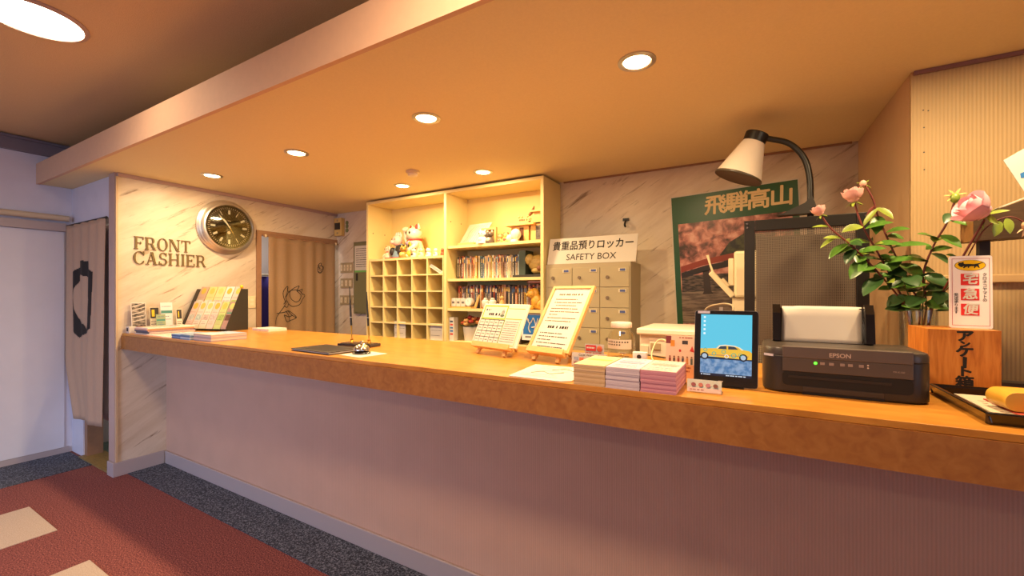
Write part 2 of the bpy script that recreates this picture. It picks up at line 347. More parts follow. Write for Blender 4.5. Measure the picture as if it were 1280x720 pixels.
# back wall, right-hand column
struct('wall_back', B(XL, XR, YB, YB + .12, 0, SZ), 'marble_x')
struct('trim_back_top', B(-1.34, .5, YB - .012, YB - .0005, SZ - .012, SZ - .0006), 'brown_trim')
struct('wall_column_side', MB().prism([(.53, YB - .001), (.552, 2.332), (.62, 2.332), (.6, YB - .001)], FZ((0, 0, 0)), 0, SZ - .001), 'column_y')
wcol = struct('wall_column', B(.553, XR, 2.31, 2.331, 0, SZ - .001), 'column')
for x, z in ((.59, 2.1), (.605, 2.095), (.592, 2.03), (.592, 1.93), (.593, 1.86)): MB().cyl((x, 2.3101, z), (0, -1, 0), .0028, .0006, 8).build('screw_hole', 'dark', wcol)
struct('trim_column_top', B(.56, XR, 2.298, 2.3095, SZ - .016, SZ - .001), mat('#8d6a68', .5))
struct('trim_dado_rail', B(.556, XR, 2.288, 2.3095, 1.402, 1.432), mat('#caa878', .4), .003)
for x0, x1, z0, z1 in ((XL - .1, XR + .1, 0, .25), (XL - .1, XR + .1, 2.35, CZ), (XL - .1, -3.35, .25, 2.35), (-1.05, XR + .1, .25, 2.35)):
    struct('wall_front', B(x0, x1, YF - .1, YF, z0, z1), 'white_wall')
win = thing('window_2', (-2.2, YF - .05, .25), 'wide lobby window in the wall behind the camera', 'window'); win['kind'] = 'structure'; del win['category']
for x in (-3.35, -2.22, -1.09): B(x, x + .04, YF - .08, YF - .03, .25, 2.35).build('window_frame', 'trim', win)
for x in (-3.31, -2.18): B(x, x + 1.09, YF - .062, YF - .056, .25, 2.35).build('pane', 'glass', win)
# right-hand lobby wall with its windows
for y0, y1, z0, z1 in ((YF, YB + .12, 0, .5), (YF, YB + .12, 2.3, CZ), (YF, -2.7, .5, 2.3), (.1, YB + .12, .5, 2.3)):
    struct('wall_right', B(XR, XR + .1, y0, y1, z0, z1), 'white_wall')
win = thing('window_1', (XR + .05, -1.3, .5), 'wide lobby window in the right-hand wall', 'window'); win['kind'] = 'structure'; del win['category']
for y in (-2.7, -1.79, -.86, .06): B(XR + .03, XR + .08, y, y + .04, .5, 2.3).build('window_frame', 'trim', win)
for y in (-2.66, -1.75, -.82): B(XR + .055, XR + .061, y, y + .87, .5, 2.3).build('pane', 'glass', win)

# ------------------------------------------------------------------ lamps
def downlight(x, y, label, group='small round downlights in the low ceiling', power=P_DOWN):
    t = thing('downlight', (x, y, SZ), label, 'downlight', group)
    MB().lathe([(.072, 0), (.072, -.004), (.056, -.007), (.05, -.002), (.05, 0)], (x, y, SZ), seg=32).build('trim_ring', 'silver', t, 40)
    MB().cyl((x, y, SZ - .0045), (0, 0, 1), .0495, .004, 32).build('lamp_lens', mat('#ffd9a0', emit=14, name='downlight_glow'), t)
    lamp('downlight_lamp', 'AREA', (x, y, SZ - .012), power, WARM, size=.09, parent=t)
for x, y, l, pw_ in ((-3.594, 1.67, 'round downlight nearest the marble wall with the clock', 12.5), (-2.546, 1.67, 'second round downlight along the counter from the marble wall', 16), (-1.464, 1.67, 'third round downlight from the marble wall along the counter', 16),
                (-.398, 1.67, 'round downlight high in front, nearest the desk lamp', 16), (.67, 1.67, 'round downlight over the right end of the counter', 16)): downlight(x, y, l, power=pw_)
downlight(-2.554, 2.62, 'round downlight in front of the pigeonhole shelf', power=14); downlight(-1.748, 2.62, 'round downlight in front of the book shelves', power=14)
def lobby_light(x, y, label, power=P_LOBBY):
    t = thing('ceiling_light', (x, y, CZ), label, 'ceiling light', 'large round lobby ceiling lights')
    MB().lathe([(.185, 0), (.185, -.006), (.166, -.012), (.163, -.004), (.163, 0)], (x, y, CZ), seg=48).build('trim_ring', 'trim', t, 40)
    MB().cyl((x, y, CZ - .006), (0, 0, 1), .1625, .0055, 48).build('lamp_lens', mat('#ffe9c8', emit=16, name='lobby_glow'), t)
    lamp('ceiling_light_lamp', 'AREA', (x, y, CZ - .016), power, (1, .66, .40), size=.3, parent=t)
lobby_light(-2.86, .594, 'large round white ceiling light at the top left corner')
lobby_light(-.6, .45, 'large round ceiling light above the middle of the lobby', 32)
lobby_light(-2.86, -1.8, 'large round ceiling light near the lobby window'); lobby_light(-.6, -1.8, 'large round ceiling light at the back of the lobby')
t = thing('storeroom_fill_light', (-4.7, 2.5, SZ), 'added round fill light, unseen in the storeroom behind the linen curtain', 'ceiling light')  # unseen fill light, added to brighten the purple banner in the curtain gap
MB().lathe([(.12, 0), (.12, -.02), (.1, -.035)], (-4.7, 2.5, SZ), seg=28).build('lamp_lens', mat('#ffe9c8', emit=4, name='storeroom_fill_glow'), t, 40)
lamp('storeroom_fill_lamp', 'AREA', (-4.7, 2.5, SZ - .045), 5, (1, .86, .72), size=.2, parent=t)
sd = thing('smoke_detector', (-2.187, 2.348, SZ), 'small white round detector on the low ceiling', 'smoke detector')
MB().lathe([(.05, 0), (.05, -.012), (.042, -.02)], (-2.187, 2.348, SZ), seg=28).build('detector_base', mat('#d6c3a6', .5), sd, 40)
MB().lathe([(.036, -.0202), (.034, -.034), (.02, -.04)], (-2.187, 2.348, SZ), seg=28).build('detector_head', mat('#e4d4b8', .5), sd, 40)

# ------------------------------------------------------------------ the counter
CT = 1.063
ct = thing('reception_counter', (-1.0, 1.7, 0), 'long orange-brown reception counter with a pale ribbed front', 'counter')
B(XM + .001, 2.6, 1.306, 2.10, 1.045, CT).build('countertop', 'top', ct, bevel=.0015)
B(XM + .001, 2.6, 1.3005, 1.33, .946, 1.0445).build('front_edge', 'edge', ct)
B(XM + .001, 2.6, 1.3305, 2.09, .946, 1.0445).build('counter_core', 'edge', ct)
B(XM + .001, .772, 1.582, 1.62, .001, .9455).build('front_panel', 'panel', ct)
B(.773, 2.6, 1.580, 1.62, .001, .9455).build('end_panel', mat('#a48c8a', .6, noise=.03, nscale=8), ct)
B(XM + .015, 2.6, 1.567, 1.579, .001, .10).build('baseboard', 'baseb', ct, bevel=.003)
# inner desk behind the counter, for the office machines
dk = thing('inner_desk', (-.1, 2.4, 0), 'low wooden desk behind the counter below the mesh panel', 'desk')
B(-.7, .5, 2.12, 2.72, .70, .735).build('desk_top', 'wood', dk)
for x in (-.66, .44):
    for y in (2.15, 2.67): B(x, x + .04, y, y + .04, .013, .6995).build('leg', 'wood', dk)

# ------------------------------------------------------------------ FRONT CASHIER letters
def serif(ch):
    """slab-serif capital in a unit-height box: list of polygons and its width"""
    P = []; T, t, s, sh = .155, .06, .07, .05      # thick, thin, serif reach, serif height
    def rect(a0, a1, b0, b1): P.append([(a0, b0), (a1, b0), (a1, b1), (a0, b1)])
    def stem(x, b0=0, b1=1, wd=T):
        rect(x, x + wd, b0, b1)
        if b0 == 0: rect(x - s, x + wd + s, 0, sh)
        if b1 == 1: rect(x - s, x + wd + s, 1 - sh, 1)
    def arc(cx, cy, rx, ry, a0, a1, wt=T, wn=t, n=20):
        for i in range(n):
            q = []
            for a in (a0 + (a1 - a0) * i / n, a0 + (a1 - a0) * (i + 1) / n):
                r = math.radians(a); k = abs(math.cos(r)); wv = wn + (wt - wn) * k ** 1.5
                q.append(((cx + rx * math.cos(r), cy + ry * math.sin(r)), (cx + (rx - wv) * math.cos(r), cy + (ry - wv * .8) * math.sin(r))))
            P.append([q[0][0], q[1][0], q[1][1], q[0][1]])
    def diag(x0, y0, x1, y1, wd): P.append([(x0, y0), (x0 + wd, y0), (x1 + wd, y1), (x1, y1)])
    W = .8
    if ch == 'F': stem(.08); rect(.1, .7, .94, 1); rect(.63, .7, .76, 1); rect(.2, .5, .47, .53); rect(.46, .52, .4, .6); W = .76
    if ch == 'E': stem(.08); rect(.1, .7, .94, 1); rect(.63, .7, .76, 1); rect(.2, .5, .47, .53); rect(.46, .52, .4, .6); rect(.1, .72, 0, .06); rect(.65, .72, 0, .24); W = .8
    if ch == 'R': stem(.08); rect(.2, .46, .94, 1); rect(.2, .46, .46, .52); arc(.44, .73, .27, .27, -90, 90); P.append([(.42, .48), (.57, .48), (.76, .1), (.62, .06)]); rect(.64, .86, 0, .055); P.append([(.62, .06), (.76, .12), (.8, 0), (.68, 0)]); W = .88
    if ch == 'O': arc(.42, .5, .4, .52, 0, 360, n=36); W = .86
    if ch == 'C': arc(.44, .5, .42, .52, 42, 318, n=30); rect(.72, .78, .68, 1); rect(.72, .77, .12, .28); W = .84
    if ch == 'N': stem(.1, wd=t); rect(.03, .28, 1 - sh, 1); diag(.66, 0, .12, 1, .16); stem(.76, .0, 1, t); rect(.66, .92, 1 - sh, 1); W = .96
    if ch == 'T': stem(.33); rect(.03, .79, .94, 1); rect(.03, .1, .74, 1); rect(.72, .79, .74, 1); W = .84
    if ch == 'A': diag(.1, 0, .4, 1, .07); diag(.62, 0, .37, 1, .17); rect(.2, .68, .3, .355); rect(.0, .26, 0, sh); rect(.54, .9, 0, sh); W = .9
    if ch == 'S': arc(.36, .75, .28, .27, 30, 270, .12); arc(.36, .26, .3, .28, -150, 90, .13); rect(.56, .62, .72, 1); rect(.05, .11, 0, .3); W = .72
    if ch == 'H': stem(.08); stem(.66); rect(.2, .7, .47, .53); W = .94
    if ch == 'I': stem(.1); W = .38
    return P, W
sg = thing('wall_lettering', (XM, 1.62, 1.58), 'bronze raised letters FRONT CASHIER on the marble wall', 'lettering')
for word, y0, y1, z0, z1 in (('FRONT', 1.375, 1.752, 1.703, 1.800), ('CASHIER', 1.370, 1.866, 1.588, 1.686)):
    ls = [serif(c) for c in word]; tot = sum(l[1] for l in ls) + .04 * (len(ls) - 1); kx = (y1 - y0) / tot; kz = z1 - z0; x = 0
    for (P, W), c in zip(ls, word):
        mb = MB()
        for i, p in enumerate(P): mb.prism([((a + x) * kx, b * kz) for a, b in p], FY((XM, y0, z0)), .0005, .009 + .00008 * (i % 5))
        o = mb.build('letter', 'bronze', sg); o['label'] = 'raised capital letter ' + c; x += W + .04

# ------------------------------------------------------------------ wall clock
ck = thing('wall_clock', (XM, 2.02, 1.95), 'round silver wall clock with a black dial on the marble wall', 'clock')
cc = V((XM, 2.025, 1.952))
MB().lathe([(.225, .0005), (.24, .01), (.24, .02), (.228, .026), (.23, .036), (.217, .042), (.219, .052), (.208, .06), (.206, .07), (.194, .074), (.19, .064), (.19, .058)], cc, (1, 0, 0), 64).build('case', 'silver', ck, 30)
MB().lathe([(.0, .0585), (.1895, .0585)], cc, (1, 0, 0), 64).build('dial', mat('#1d1712', .3), ck)
cf = FY(cc + V((.0592, 0, 0)))
mk = MB(); 
for i in range(60):
    a = math.radians(i * 6); d = V((math.sin(a), math.cos(a))); q = V((d.y, -d.x))
    l0, l1, wd = (.158, .172, .0018)
    mk.add([cf.p(*(d * l0 + q * wd)), cf.p(*(d * l0 - q * wd)), cf.p(*(d * l1 - q * wd)), cf.p(*(d * l1 + q * wd))], [(0, 1, 2, 3)])
mk.build('minute_track', mat('#c9c0ae', .5), ck)
for i in range(12):
    a = math.radians(i * 30); d = V((math.sin(a), math.cos(a))); q = V((d.y, -d.x)); wd = .0085 if i not in (1, 5, 11, 10) else .003
    mb = MB().add([cf.p(*(d * .112 + q * wd), .0006), cf.p(*(d * .112 - q * wd), .0006), cf.p(*(d * .15 - q * wd), .0006), cf.p(*(d * .15 + q * wd), .0006)], [(0, 1, 2, 3)])
    mb.build('hour_marker', mat('#d9d2c2', .4), ck)
for nm, ang, l, wd in (('hour_hand', 326, .085, .006), ('minute_hand', 319, .14, .004)):
    a = math.radians(ang); d = V((math.sin(a), math.cos(a))); q = V((d.y, -d.x)); k = .002 if nm[0] == 'h' else .004
    MB().prism([tuple(d * -.015 + q * wd * .5), tuple(d * l * .7 + q * wd), tuple(d * l), tuple(d * l * .7 - q * wd), tuple(d * -.015 - q * wd * .5)], cf, k, k + .0015).build(nm, mat('#e6e0d2', .35), ck)
MB().prism([(-.002, 0), (-.0, -.1), (.002, 0)], Fr(cf.o, (0, math.cos(.5), math.sin(.5)), (0, -math.sin(.5), math.cos(.5))), .006, .007).build('second_hand', 'gold', ck)
MB().cyl(cf.p(0, 0, .001), (1, 0, 0), .006, .008, 16).build('hub', mat('#e6e0d2', .35), ck)
MB().cyl(cf.p(-.002, -.05, .0002), (1, 0, 0), .013, .001, 20).build('moon_disc', mat('#d9c3b4', .5), ck)
arc = MB()
for i in range(12):
    a = math.radians(20 + i * 12); arc.add([cf.p(-.002 + .036 * math.cos(a) , -.062 + .036 * math.sin(a), .0005), cf.p(-.002 + .036 * math.cos(a + .1), -.062 + .036 * math.sin(a + .1), .0005), cf.p(-.002 + .039 * math.cos(a + .1), -.062 + .039 * math.sin(a + .1), .0005), cf.p(-.002 + .039 * math.cos(a), -.062 + .039 * math.sin(a), .0005)], [(0, 1, 2, 3)])
arc.build('moon_scale', mat('#b9a98f', .5), ck)
B(cf.o.x + .0001, cf.o.x + .0006, cc.y - .014, cc.y + .014, cc.z + .052, cc.z + .058).build('maker_mark', mat('#a89e8c', .5), ck)
MB().lathe([(0, .0705), (.192, .0705)], cc, (1, 0, 0), 48).build('clock_glass', 'glass', ck)

# ------------------------------------------------------------------ cloth hangings
def cloth(name, fn, nu, nv, m, parent, label=None, thick=.0025):
    mb = MB(); vs = [fn(i / nu, j / nv) for j in range(nv + 1) for i in range(nu + 1)]
    mb.add(vs, [(j * (nu + 1) + i, j * (nu + 1) + i + 1, (j + 1) * (nu + 1) + i + 1, (j + 1) * (nu + 1) + i) for j in range(nv) for i in range(nu)])
    o = mb.build(name, m, parent, 80)
    if thick: md = o.modifiers.new('solid', 'SOLIDIFY'); md.thickness = thick; md.offset = 0
    return o
def inpoly(x, y, P):
    c = False; j = len(P) - 1
    for i in range(len(P)):
        if (P[i][1] > y) != (P[j][1] > y) and x < (P[j][0] - P[i][0]) * (y - P[i][1]) / (P[j][1] - P[i][1]) + P[i][0]: c = not c
        j = i
    return c
# curtain in the marble doorway
cu = thing('doorway_curtain', (-4.08, 2.75, .4), 'beige linen curtain with line-drawn roses in the marble wall doorway', 'curtain')
def cf1(u, v, off=0.):
    y = 2.385 + .745 * u; k = .35 + .65 * v
    x = -4.078 + .014 * k * math.sin(u * 34 + .6 * math.sin(u * 9)) + .008 * math.sin(u * 13 + v) * k - .012 * math.exp(-((u - .55) / .02) ** 2) * v
    return V((x + off, y + .006 * math.sin(u * 30) * v, 1.912 - 1.46 * v))
cloth('curtain_cloth', cf1, 90, 24, 'linen', cu)
def strokes(paths, fn, wd, asp):                      # ink lines that follow the folds; u,v in cloth space
    mb = MB()
    for p in paths:
        q = spl([(a, b, 0) for a, b in p], 6)
        for i in range(len(q) - 1):
            d = (q[i + 1] - q[i]); d = V((d.x, d.y * asp, 0)); 
            if d.length < 1e-6: continue
            d.normalize(); nn = V((-d.y, d.x / asp, 0)) * wd; e = V((d.x, d.y / asp, 0)) * wd * .5
            a, b = q[i] - e, q[i + 1] + e
            mb.add([fn(*(a - nn).xy, .0035), fn(*(b - nn).xy, .0035), fn(*(b + nn).xy, .0035), fn(*(a + nn).xy, .0035)], [(0, 1, 2, 3)])
    return mb
def vz(z): return (1.912 - z) / 1.46
def cuv(px, py):      # picture of the rose, drawn in a 180 x 200 sheet laid over the cloth
    return ((px - 107) / 318, vz(1.925 - (py - 280) * .00216))
rose_lines = [[(135, 680), (140, 655), (155, 630), (172, 600), (180, 585)], [(180, 585), (170, 560), (168, 535), (178, 515), (190, 510), (185, 540), (178, 560), (190, 585)],
              [(190, 510), (188, 525), (200, 535), (215, 520), (240, 505), (232, 530), (255, 520), (250, 540), (270, 550), (255, 570), (240, 595), (215, 602), (195, 590)],
              [(200, 535), (205, 560), (225, 580), (240, 575), (248, 550), (232, 530)], [(178, 560), (200, 530), (235, 525), (255, 545)], [(172, 600), (185, 605), (192, 590), (182, 575), (170, 590)],
              [(143, 632), (170, 628), (190, 622), (210, 630), (230, 655), (205, 668), (185, 672), (176, 655), (172, 640)], [(172, 640), (195, 650), (215, 645)], [(180, 625), (195, 645), (200, 668)], [(190, 622), (210, 640), (228, 655)]]
small = [[(335, 405), (342, 392), (352, 390), (350, 402), (362, 405), (364, 415), (355, 430), (345, 440), (336, 432), (334, 415), (342, 405), (352, 402), (360, 412), (350, 425), (340, 420), (345, 410)], [(335, 430), (345, 435), (358, 428)], [(340, 395), (338, 410), (348, 418)]]
for lp, l in ((rose_lines, 'black line drawing of a rose'), (small, 'small black line-drawn bud')):
    o = strokes([[cuv(*p) for p in q] for q in lp], cf1, .0042, 1.96).build('rose_drawing', 'ink', cu); o['label'] = l
MB().tube([(-4.082, 2.337, 1.915), (-4.082, 3.1, 1.915), (-4.082, 3.17, 1.915)], .009, 12).build('curtain_rod', 'brown_trim', cu, 40)
for y in (2.36, 3.145): MB().ell((-4.08, y, 1.915), (.016, .012, .016), 12, 8).build('rod_end', mat('#d9c39a', .4), cu, 60)
# half-height noren in the corridor doorway
nr = thing('noren_curtain', (-4.7, 1.25, .28), 'beige hanging cloth with a black lantern crest in the corridor doorway', 'curtain')
def nf(u, v, off=0.):
    l = -5.088 + (.0 + .02 * v + .22 * max(0, v - .72) / .28 * .9); r = -4.262 - .08 * v - .05 * max(0, v - .5)
    x = l + (r - l) * u; f = 1 if v > .02 else .5
    y = 1.248 - .008 * math.sin(u * 30) * (1 - .6 * v) * f - .014 * math.sin(u * 9 + 2 * v) * v
    return V((x, y - off, 1.932 - (1.60 + .0 * u) * v))
cloth('noren_cloth', nf, 70, 40, 'noren', nr)
def nuv(px, py): return ((px - 105) / 215, (py - 70) / 985)      # crest drawn on a 405-wide sheet
cr_o = [(184, 256), (234, 262), (234, 292), (266, 318), (262, 590), (240, 612), (215, 625), (178, 645), (155, 615), (155, 560), (150, 470), (150, 315), (184, 290)]
cr_i = [(184, 325), (236, 342), (240, 400), (250, 450), (242, 520), (234, 560), (228, 600), (215, 575), (190, 568), (176, 545), (160, 500), (150, 440), (158, 400), (182, 360)]
mb = MB(); NU, NV = 130, 200
O = [nuv(*p) for p in cr_o]; I = [nuv(*p) for p in cr_i]
for j in range(int(NV * .15), int(NV * .62)):
    for i in range(NU):
        uu, vv = (i + .5) / NU, (j + .5) / NV
        if inpoly(uu, vv, O) and not inpoly(uu, vv, I):
            mb.add([nf(i / NU, j / NV, .003), nf((i + 1) / NU, j / NV, .003), nf((i + 1) / NU, (j + 1) / NV, .003), nf(i / NU, (j + 1) / NV, .003)], [(0, 1, 2, 3)])
o = mb.build('crest_print', 'ink', nr); o['label'] = 'black lantern-shaped crest'
MB().tube([(-5.11, 1.255, 1.936), (-4.7, 1.255, 1.936), (-4.24, 1.255, 1.936)], .008, 10).build('noren_rod', 'dark', nr, 40)
nb = thing('noren_back_curtain', (-4.35, 1.3, .3), 'pale lavender cloth strip hanging behind the beige noren', 'curtain')
cloth('noren_cloth', lambda u, v: V((-4.62 + .375 * u, 1.325 + .008 * math.sin(u * 16), 1.9 - (1.62 - .12 * (1 - u)) * v)), 30, 20, 'noren2', nb)
# the storeroom seen through the gap beside the curtain
sv = thing('purple_banner', (-4.9, 2.75, .3), 'purple cloth banner behind the linen curtain gap', 'banner')
cloth('banner_cloth', lambda u, v: V((-4.75 + .01 * math.sin(u * 20), 2.45 + .5 * u, 1.55 - 1.1 * v)), 30, 8, 'purple', sv)
MB().tube([(-4.76, 2.4, 1.57), (-4.76, 2.7, 1.57), (-4.76, 3.0, 1.57)], .012, 10).build('banner_pole', 'white', sv, 40)
B(-4.77, -4.75, 2.40, 2.42, .012, 1.75).build('banner_post', 'dark', sv)

# ------------------------------------------------------------------ fittings on the back wall and beside the door
def plate(x0, x1, z0, z1, n, label, mm='greyd'):
    t = thing('switch_plate', ((x0 + x1) / 2, YB, z0), label, 'switch', 'wall switch plates by the shelf')
    B(x0, x1, YB - .008, YB - .0005, z0, z1).build('plate', mm, t, bevel=.002)
    wd = (x1 - x0) / n
    for i in range(n):
        c = x0 + (i + .5) * wd
        B(c - wd * .28, c + wd * .28, YB - .012, YB - .0082, z0 + (z1 - z0) * .2, z1 - (z1 - z0) * .2).build('rocker', mat('#d8c7a4', .4), t)
        B(c - .004, c + .004, YB - .0135, YB - .0122, (z0 + z1) / 2 - .004, (z0 + z1) / 2 + .004).build('switch_dot', 'greyd', t)
plate(-4.05, -3.85, 1.59, 1.705, 4, 'four-gang switch plate uppermost below the orange controller')
plate(-4.05, -3.85, 1.42, 1.53, 3, 'three-gang switch plate in the middle of the column')
plate(-4.06, -3.79, 1.235, 1.34, 4, 'wide switch plate lowest, beside the grey-green panel')
eb = thing('wall_controller', (-4.08, YB, 2.0), 'cream control box with a dark display high in the corner', 'control box')
B(-4.105, -3.985, YB - .05, YB - .0005, 2.005, 2.205).build('case', mat('#d3b26a', .45), eb, bevel=.006)
B(-4.09, -4.0, YB - .053, YB - .0502, 2.075, 2.15).build('display', 'dark', eb)
for z in (2.035, 2.175): B(-4.055, -4.035, YB - .054, YB - .0502, z - .01, z + .01).build('button', 'greyd', eb)
gl = thing('wall_indicator', (-3.94, YB, 2.05), 'small green two-lobed tag beside the cream control box', 'tag')
for z in (2.065, 2.11, 2.15): MB().cyl((-3.945, YB - .0005, z), (0, -1, 0), .022, .006, 16).build('tag_disc', mat('#6f7d52', .5), gl)
ep = thing('distribution_panel', (-3.65, YB, 1.13), 'grey-green metal panel box beside the shelf', 'panel box')
B(-3.80, -3.52, YB - .035, YB - .0005, 1.14, 1.92).build('box_body', mat('#6d6a4c', .45), ep, bevel=.003)
B(-3.785, -3.53, YB - .041, YB - .0355, 1.155, 1.905).build('box_door', mat('#75714f', .45), ep, bevel=.002)
B(-3.745, -3.725, YB - .05, YB - .0412, 1.50, 1.58).build('handle', 'dark', ep)
ns = thing('notice_sheet', (-3.7, YB, 1.6), 'white notice sheet with a green edge on the panel box', 'notice')
f = FX((-3.77, YB - .0415, 1.62)); B(-3.77, -3.55, YB - .0435, YB - .0418, 1.59, 1.875).build('sheet', 'paper', ns)
f = FX((-3.77, YB - .0435, 1.59)); patch(f, 0, .22, 0, .02).build('green_edge', mat('#6fae5a', .6), ns); lines(f, [(.02, .2, .25 - i * .024) for i in range(9)], .006).build('printed_lines', 'inkb', ns)
ws = thing('light_switch', (XM, 2.25, 1.22), 'small cream light switch on marble beside the doorway', 'switch')
B(XM + .0005, XM + .009, 2.215, 2.282, 1.225, 1.335).build('plate', mat('#ead9b4', .4), ws, bevel=.002)
for z in (1.262, 1.298): B(XM + .0092, XM + .013, 2.232, 2.264, z - .014, z + .014).build('rocker', mat('#f1e6c8', .35), ws)
hk = thing('wall_hook', (-.83, YB, 1.9), 'small black hook on the back wall above the safety box', 'hook')
B(-.862, -.818, YB - .01, YB - .0005, 1.905, 1.925).build('hook_plate', 'black', hk); MB().tube(spl([(-.84, YB - .01, 1.905), (-.84, YB - .03, 1.885), (-.84, YB - .035, 1.87), (-.84, YB - .02, 1.862)], 5), .008, 8).build('hook_bend', 'black', hk, 60)

# ================================================================== SHELVING
SX0, SX1, SY = -3.272, -1.372, 2.87
su = thing('shelf_unit', (-2.32, 3.0, 0), 'tall cream built-in shelf unit along the back wall', 'shelf unit')
B(SX0, SX0 + .025, SY, YB - .002, .002, 2.245).build('side_panel', 'cream', su)
B(SX1 - .025, SX1, SY, YB - .002, .002, 2.245).build('side_panel', 'cream', su)
B(-2.317, -2.292, SY, YB - .012, .002, 2.219).build('divider_panel', 'cream', su)
B(SX0 + .0255, SX1 - .0255, SY, YB - .012, 2.22, 2.245).build('top_panel', 'cream', su)
B(SX0 + .0255, SX1 - .0255, YB - .0115, YB - .002, .002, 2.2445).build('back_panel', 'cream_in', su)
for z in (1.768, 1.487, 1.235): B(-2.2915, SX1 - .0255, SY + .012, YB - .012, z - .022, z).build('shelf_board', 'cream', su)
B(-2.2915, SX1 - .0255, SY + .012, YB - .012, .93, .955).build('shelf_board', 'cream', su)
B(SX0 + .0255, -2.3175, SY + .012, YB - .012, .88, .905).build('shelf_board', 'cream', su)
for x, y, z in ((SX0 + .0256, 2.93, 1.95), (SX0 + .0256, 3.08, 1.95), (-2.2914, 2.93, 1.985), (-2.2914, 3.08, 1.985)):
    MB().cyl((x - .0005, y, z), (1, 0, 0), .005, .002, 10).build('peg_hole', 'dark', su)
pr = thing('pigeonhole_rack', (-2.76, 3.0, .906), 'cream pigeonhole rack of square cells inside the shelf unit', 'pigeonhole rack')
PX0, PX1, PT, PP = -3.235, -2.325, 1.690, .1475
B(PX0, PX1, SY + .004, YB - .014, PT - .02, PT).build('top_board', 'cream', pr)
for i in range(1, 6):
    z = PT - .02 - i * PP; B(PX0 + .0135, PX1 - .0135, SY + .006, YB - .0245, z, z + .012).build('shelf', 'cream', pr)
xs = [PX0 + i * (PX1 - PX0 - .013) / 5 for i in range(6)]
for i, x in enumerate(xs): B(x, x + .013, SY + .0045 , YB - .0245, .906, PT - .0205).build('upright', 'cream', pr)
B(PX0, PX1, YB - .024, YB - .0145, .906, PT - .0205).build('rack_back', 'cream_in', pr)
def slip(x0, z0, label, w=.1, h=.035, tilt=0.):
    t = thing('paper_slip', (x0, 2.95, z0), label, 'paper'); f = Fr((x0, 2.9, z0 + .0005), (math.cos(tilt), 0, math.sin(tilt)), (-math.sin(tilt), 0, math.cos(tilt)))
    MB().fbox(f, 0, w, 0, h, -.004, 0).build('sheet', 'paper_w', t); lines(f, [(.01, w - .012, h * .6), (.01, w - .03, h * .3)], .003).build('printed_lines', 'inkb', t)
ZB = PT - .02 - 4 * PP + .0125
slip(xs[5] - .165, PT - .02 - PP + .075, 'folded white slip leaning in the top right pigeonhole', .15, .03, -.5)
ZR = PT - .02 - 5 * PP + .0125
slip(xs[2] - .055, ZR + .03 - .03, 'white envelope in the bottom row, left of the fourth pigeonhole', .14, .155); slip(xs[4] + .02, ZR, 'white envelope in the bottom right pigeonhole', .14, .15)

# ---- ornaments on the rack
def cat_figure(name, x, y, z, h, label, raised='l', bib=True, turn=-.35):
    t = thing(name, (x, y, z), label, 'figurine'); k = h / .31; R = Matrix.Rotation(turn, 3, 'Z')
    def P(a, b, c): return V((x, y, z)) + R @ V((a * k, b * k, c * k))
    cw = mat('#dccdb0', .3, coat=.3)
    mb = MB().lathe([(.02, .0), (.085, .004), (.102, .035), (.1, .08), (.078, .13), (.062, .17), (.05, .19)], (0, 0, 0), seg=20)
    mb.v = [P(v.x, v.y * .85, v.z) for v in mb.v]; mb.build('body', cw, t, 60)
    def E_(nm, c, r, m): mb = MB().ell((0, 0, 0), r, 16, 10); mb.v = [P(c[0] + v.x, c[1] + v.y, c[2] + v.z) for v in mb.v]; return mb.build(nm, m, t, 60)
    head = E_('head', (0, -.01, .225), (.085, .075, .068), cw)
    for s in (-1, 1):
        mb = MB().lathe([(.032, 0), (.024, .03), (.004, .055)], (0, 0, 0), seg=12); mb.v = [P(s * .05 + v.x + s * v.z * .25, v.y * .6, .265 + v.z) for v in mb.v]; e = mb.build('ear', cw, t, 60)
        mb = MB().lathe([(.025, 0), (.019, .027), (.003, .046)], (0, 0, 0), seg=12); mb.v = [P(s * .05 + v.x + s * v.z * .25, -.017 + v.y * .55, .27 + v.z) for v in mb.v]; mb.build('ear_lining', 'red', t, 60)
        E_('eye', (s * .033, -.077, .236), (.012, .008, .015), mat('#20140a', .2))
        E_('foot', (s * .055, -.085, .02), (.035, .04, .022), cw)
    E_('nose', (0, -.085, .213), (.006, .005, .005), mat('#d77b62', .4))
    mb = MB().lathe([(.066, .163), (.071, .172), (.066, .181)], (0, 0, 0), seg=24); mb.v = [P(v.x, v.y * .9, v.z) for v in mb.v]; mb.build('collar', 'red', t, 60)
    sd = -1 if raised == 'l' else 1
    mb = MB().tube(spl([(sd * .07, -.02, .13), (sd * .105, -.035, .19), (sd * .1, -.045, .26), (sd * .09, -.06, .285)], 4), [.03, .03, .029, .028, .027, .026, .026, .026, .027, .028, .029, .03, .028], 10); mb.v = [P(*v) for v in mb.v]; mb.build('raised_arm', cw, t, 60)
    mb = MB().tube(spl([(-sd * .075, -.02, .14), (-sd * .09, -.06, .1), (-sd * .06, -.09, .07)], 4), .024, 10); mb.v = [P(*v) for v in mb.v]; mb.build('lowered_arm', cw, t, 60)
    if bib:
        E_('coin', (.05, -.085, .11), (.036, .008, .04), mat('#e3bb3c', .3, .4)); E_('coin_mark', (.05, -.094, .112), (.012, .004, .014), 'dark'); E_('paw_patch', (.07, -.1, .035), (.03, .02, .028), mat('#e0b53a', .35)); E_('bell', (0, -.075, .155), (.014, .012, .014), 'gold'); E_('bib', (0, -.062, .135), (.05, .03, .03), mat('#9a86a8', .5))
    return t
ZT = PT + .0005
cat_figure('beckoning_cat', -2.79, 3.03, ZT, .315, 'large white beckoning cat figurine with red ears on the rack', 'l')
cat_figure('beckoning_cat', -3.11, 3.0, ZT, .135, 'small white cat figurine at the left end of the rack', 'r', False, -.2)
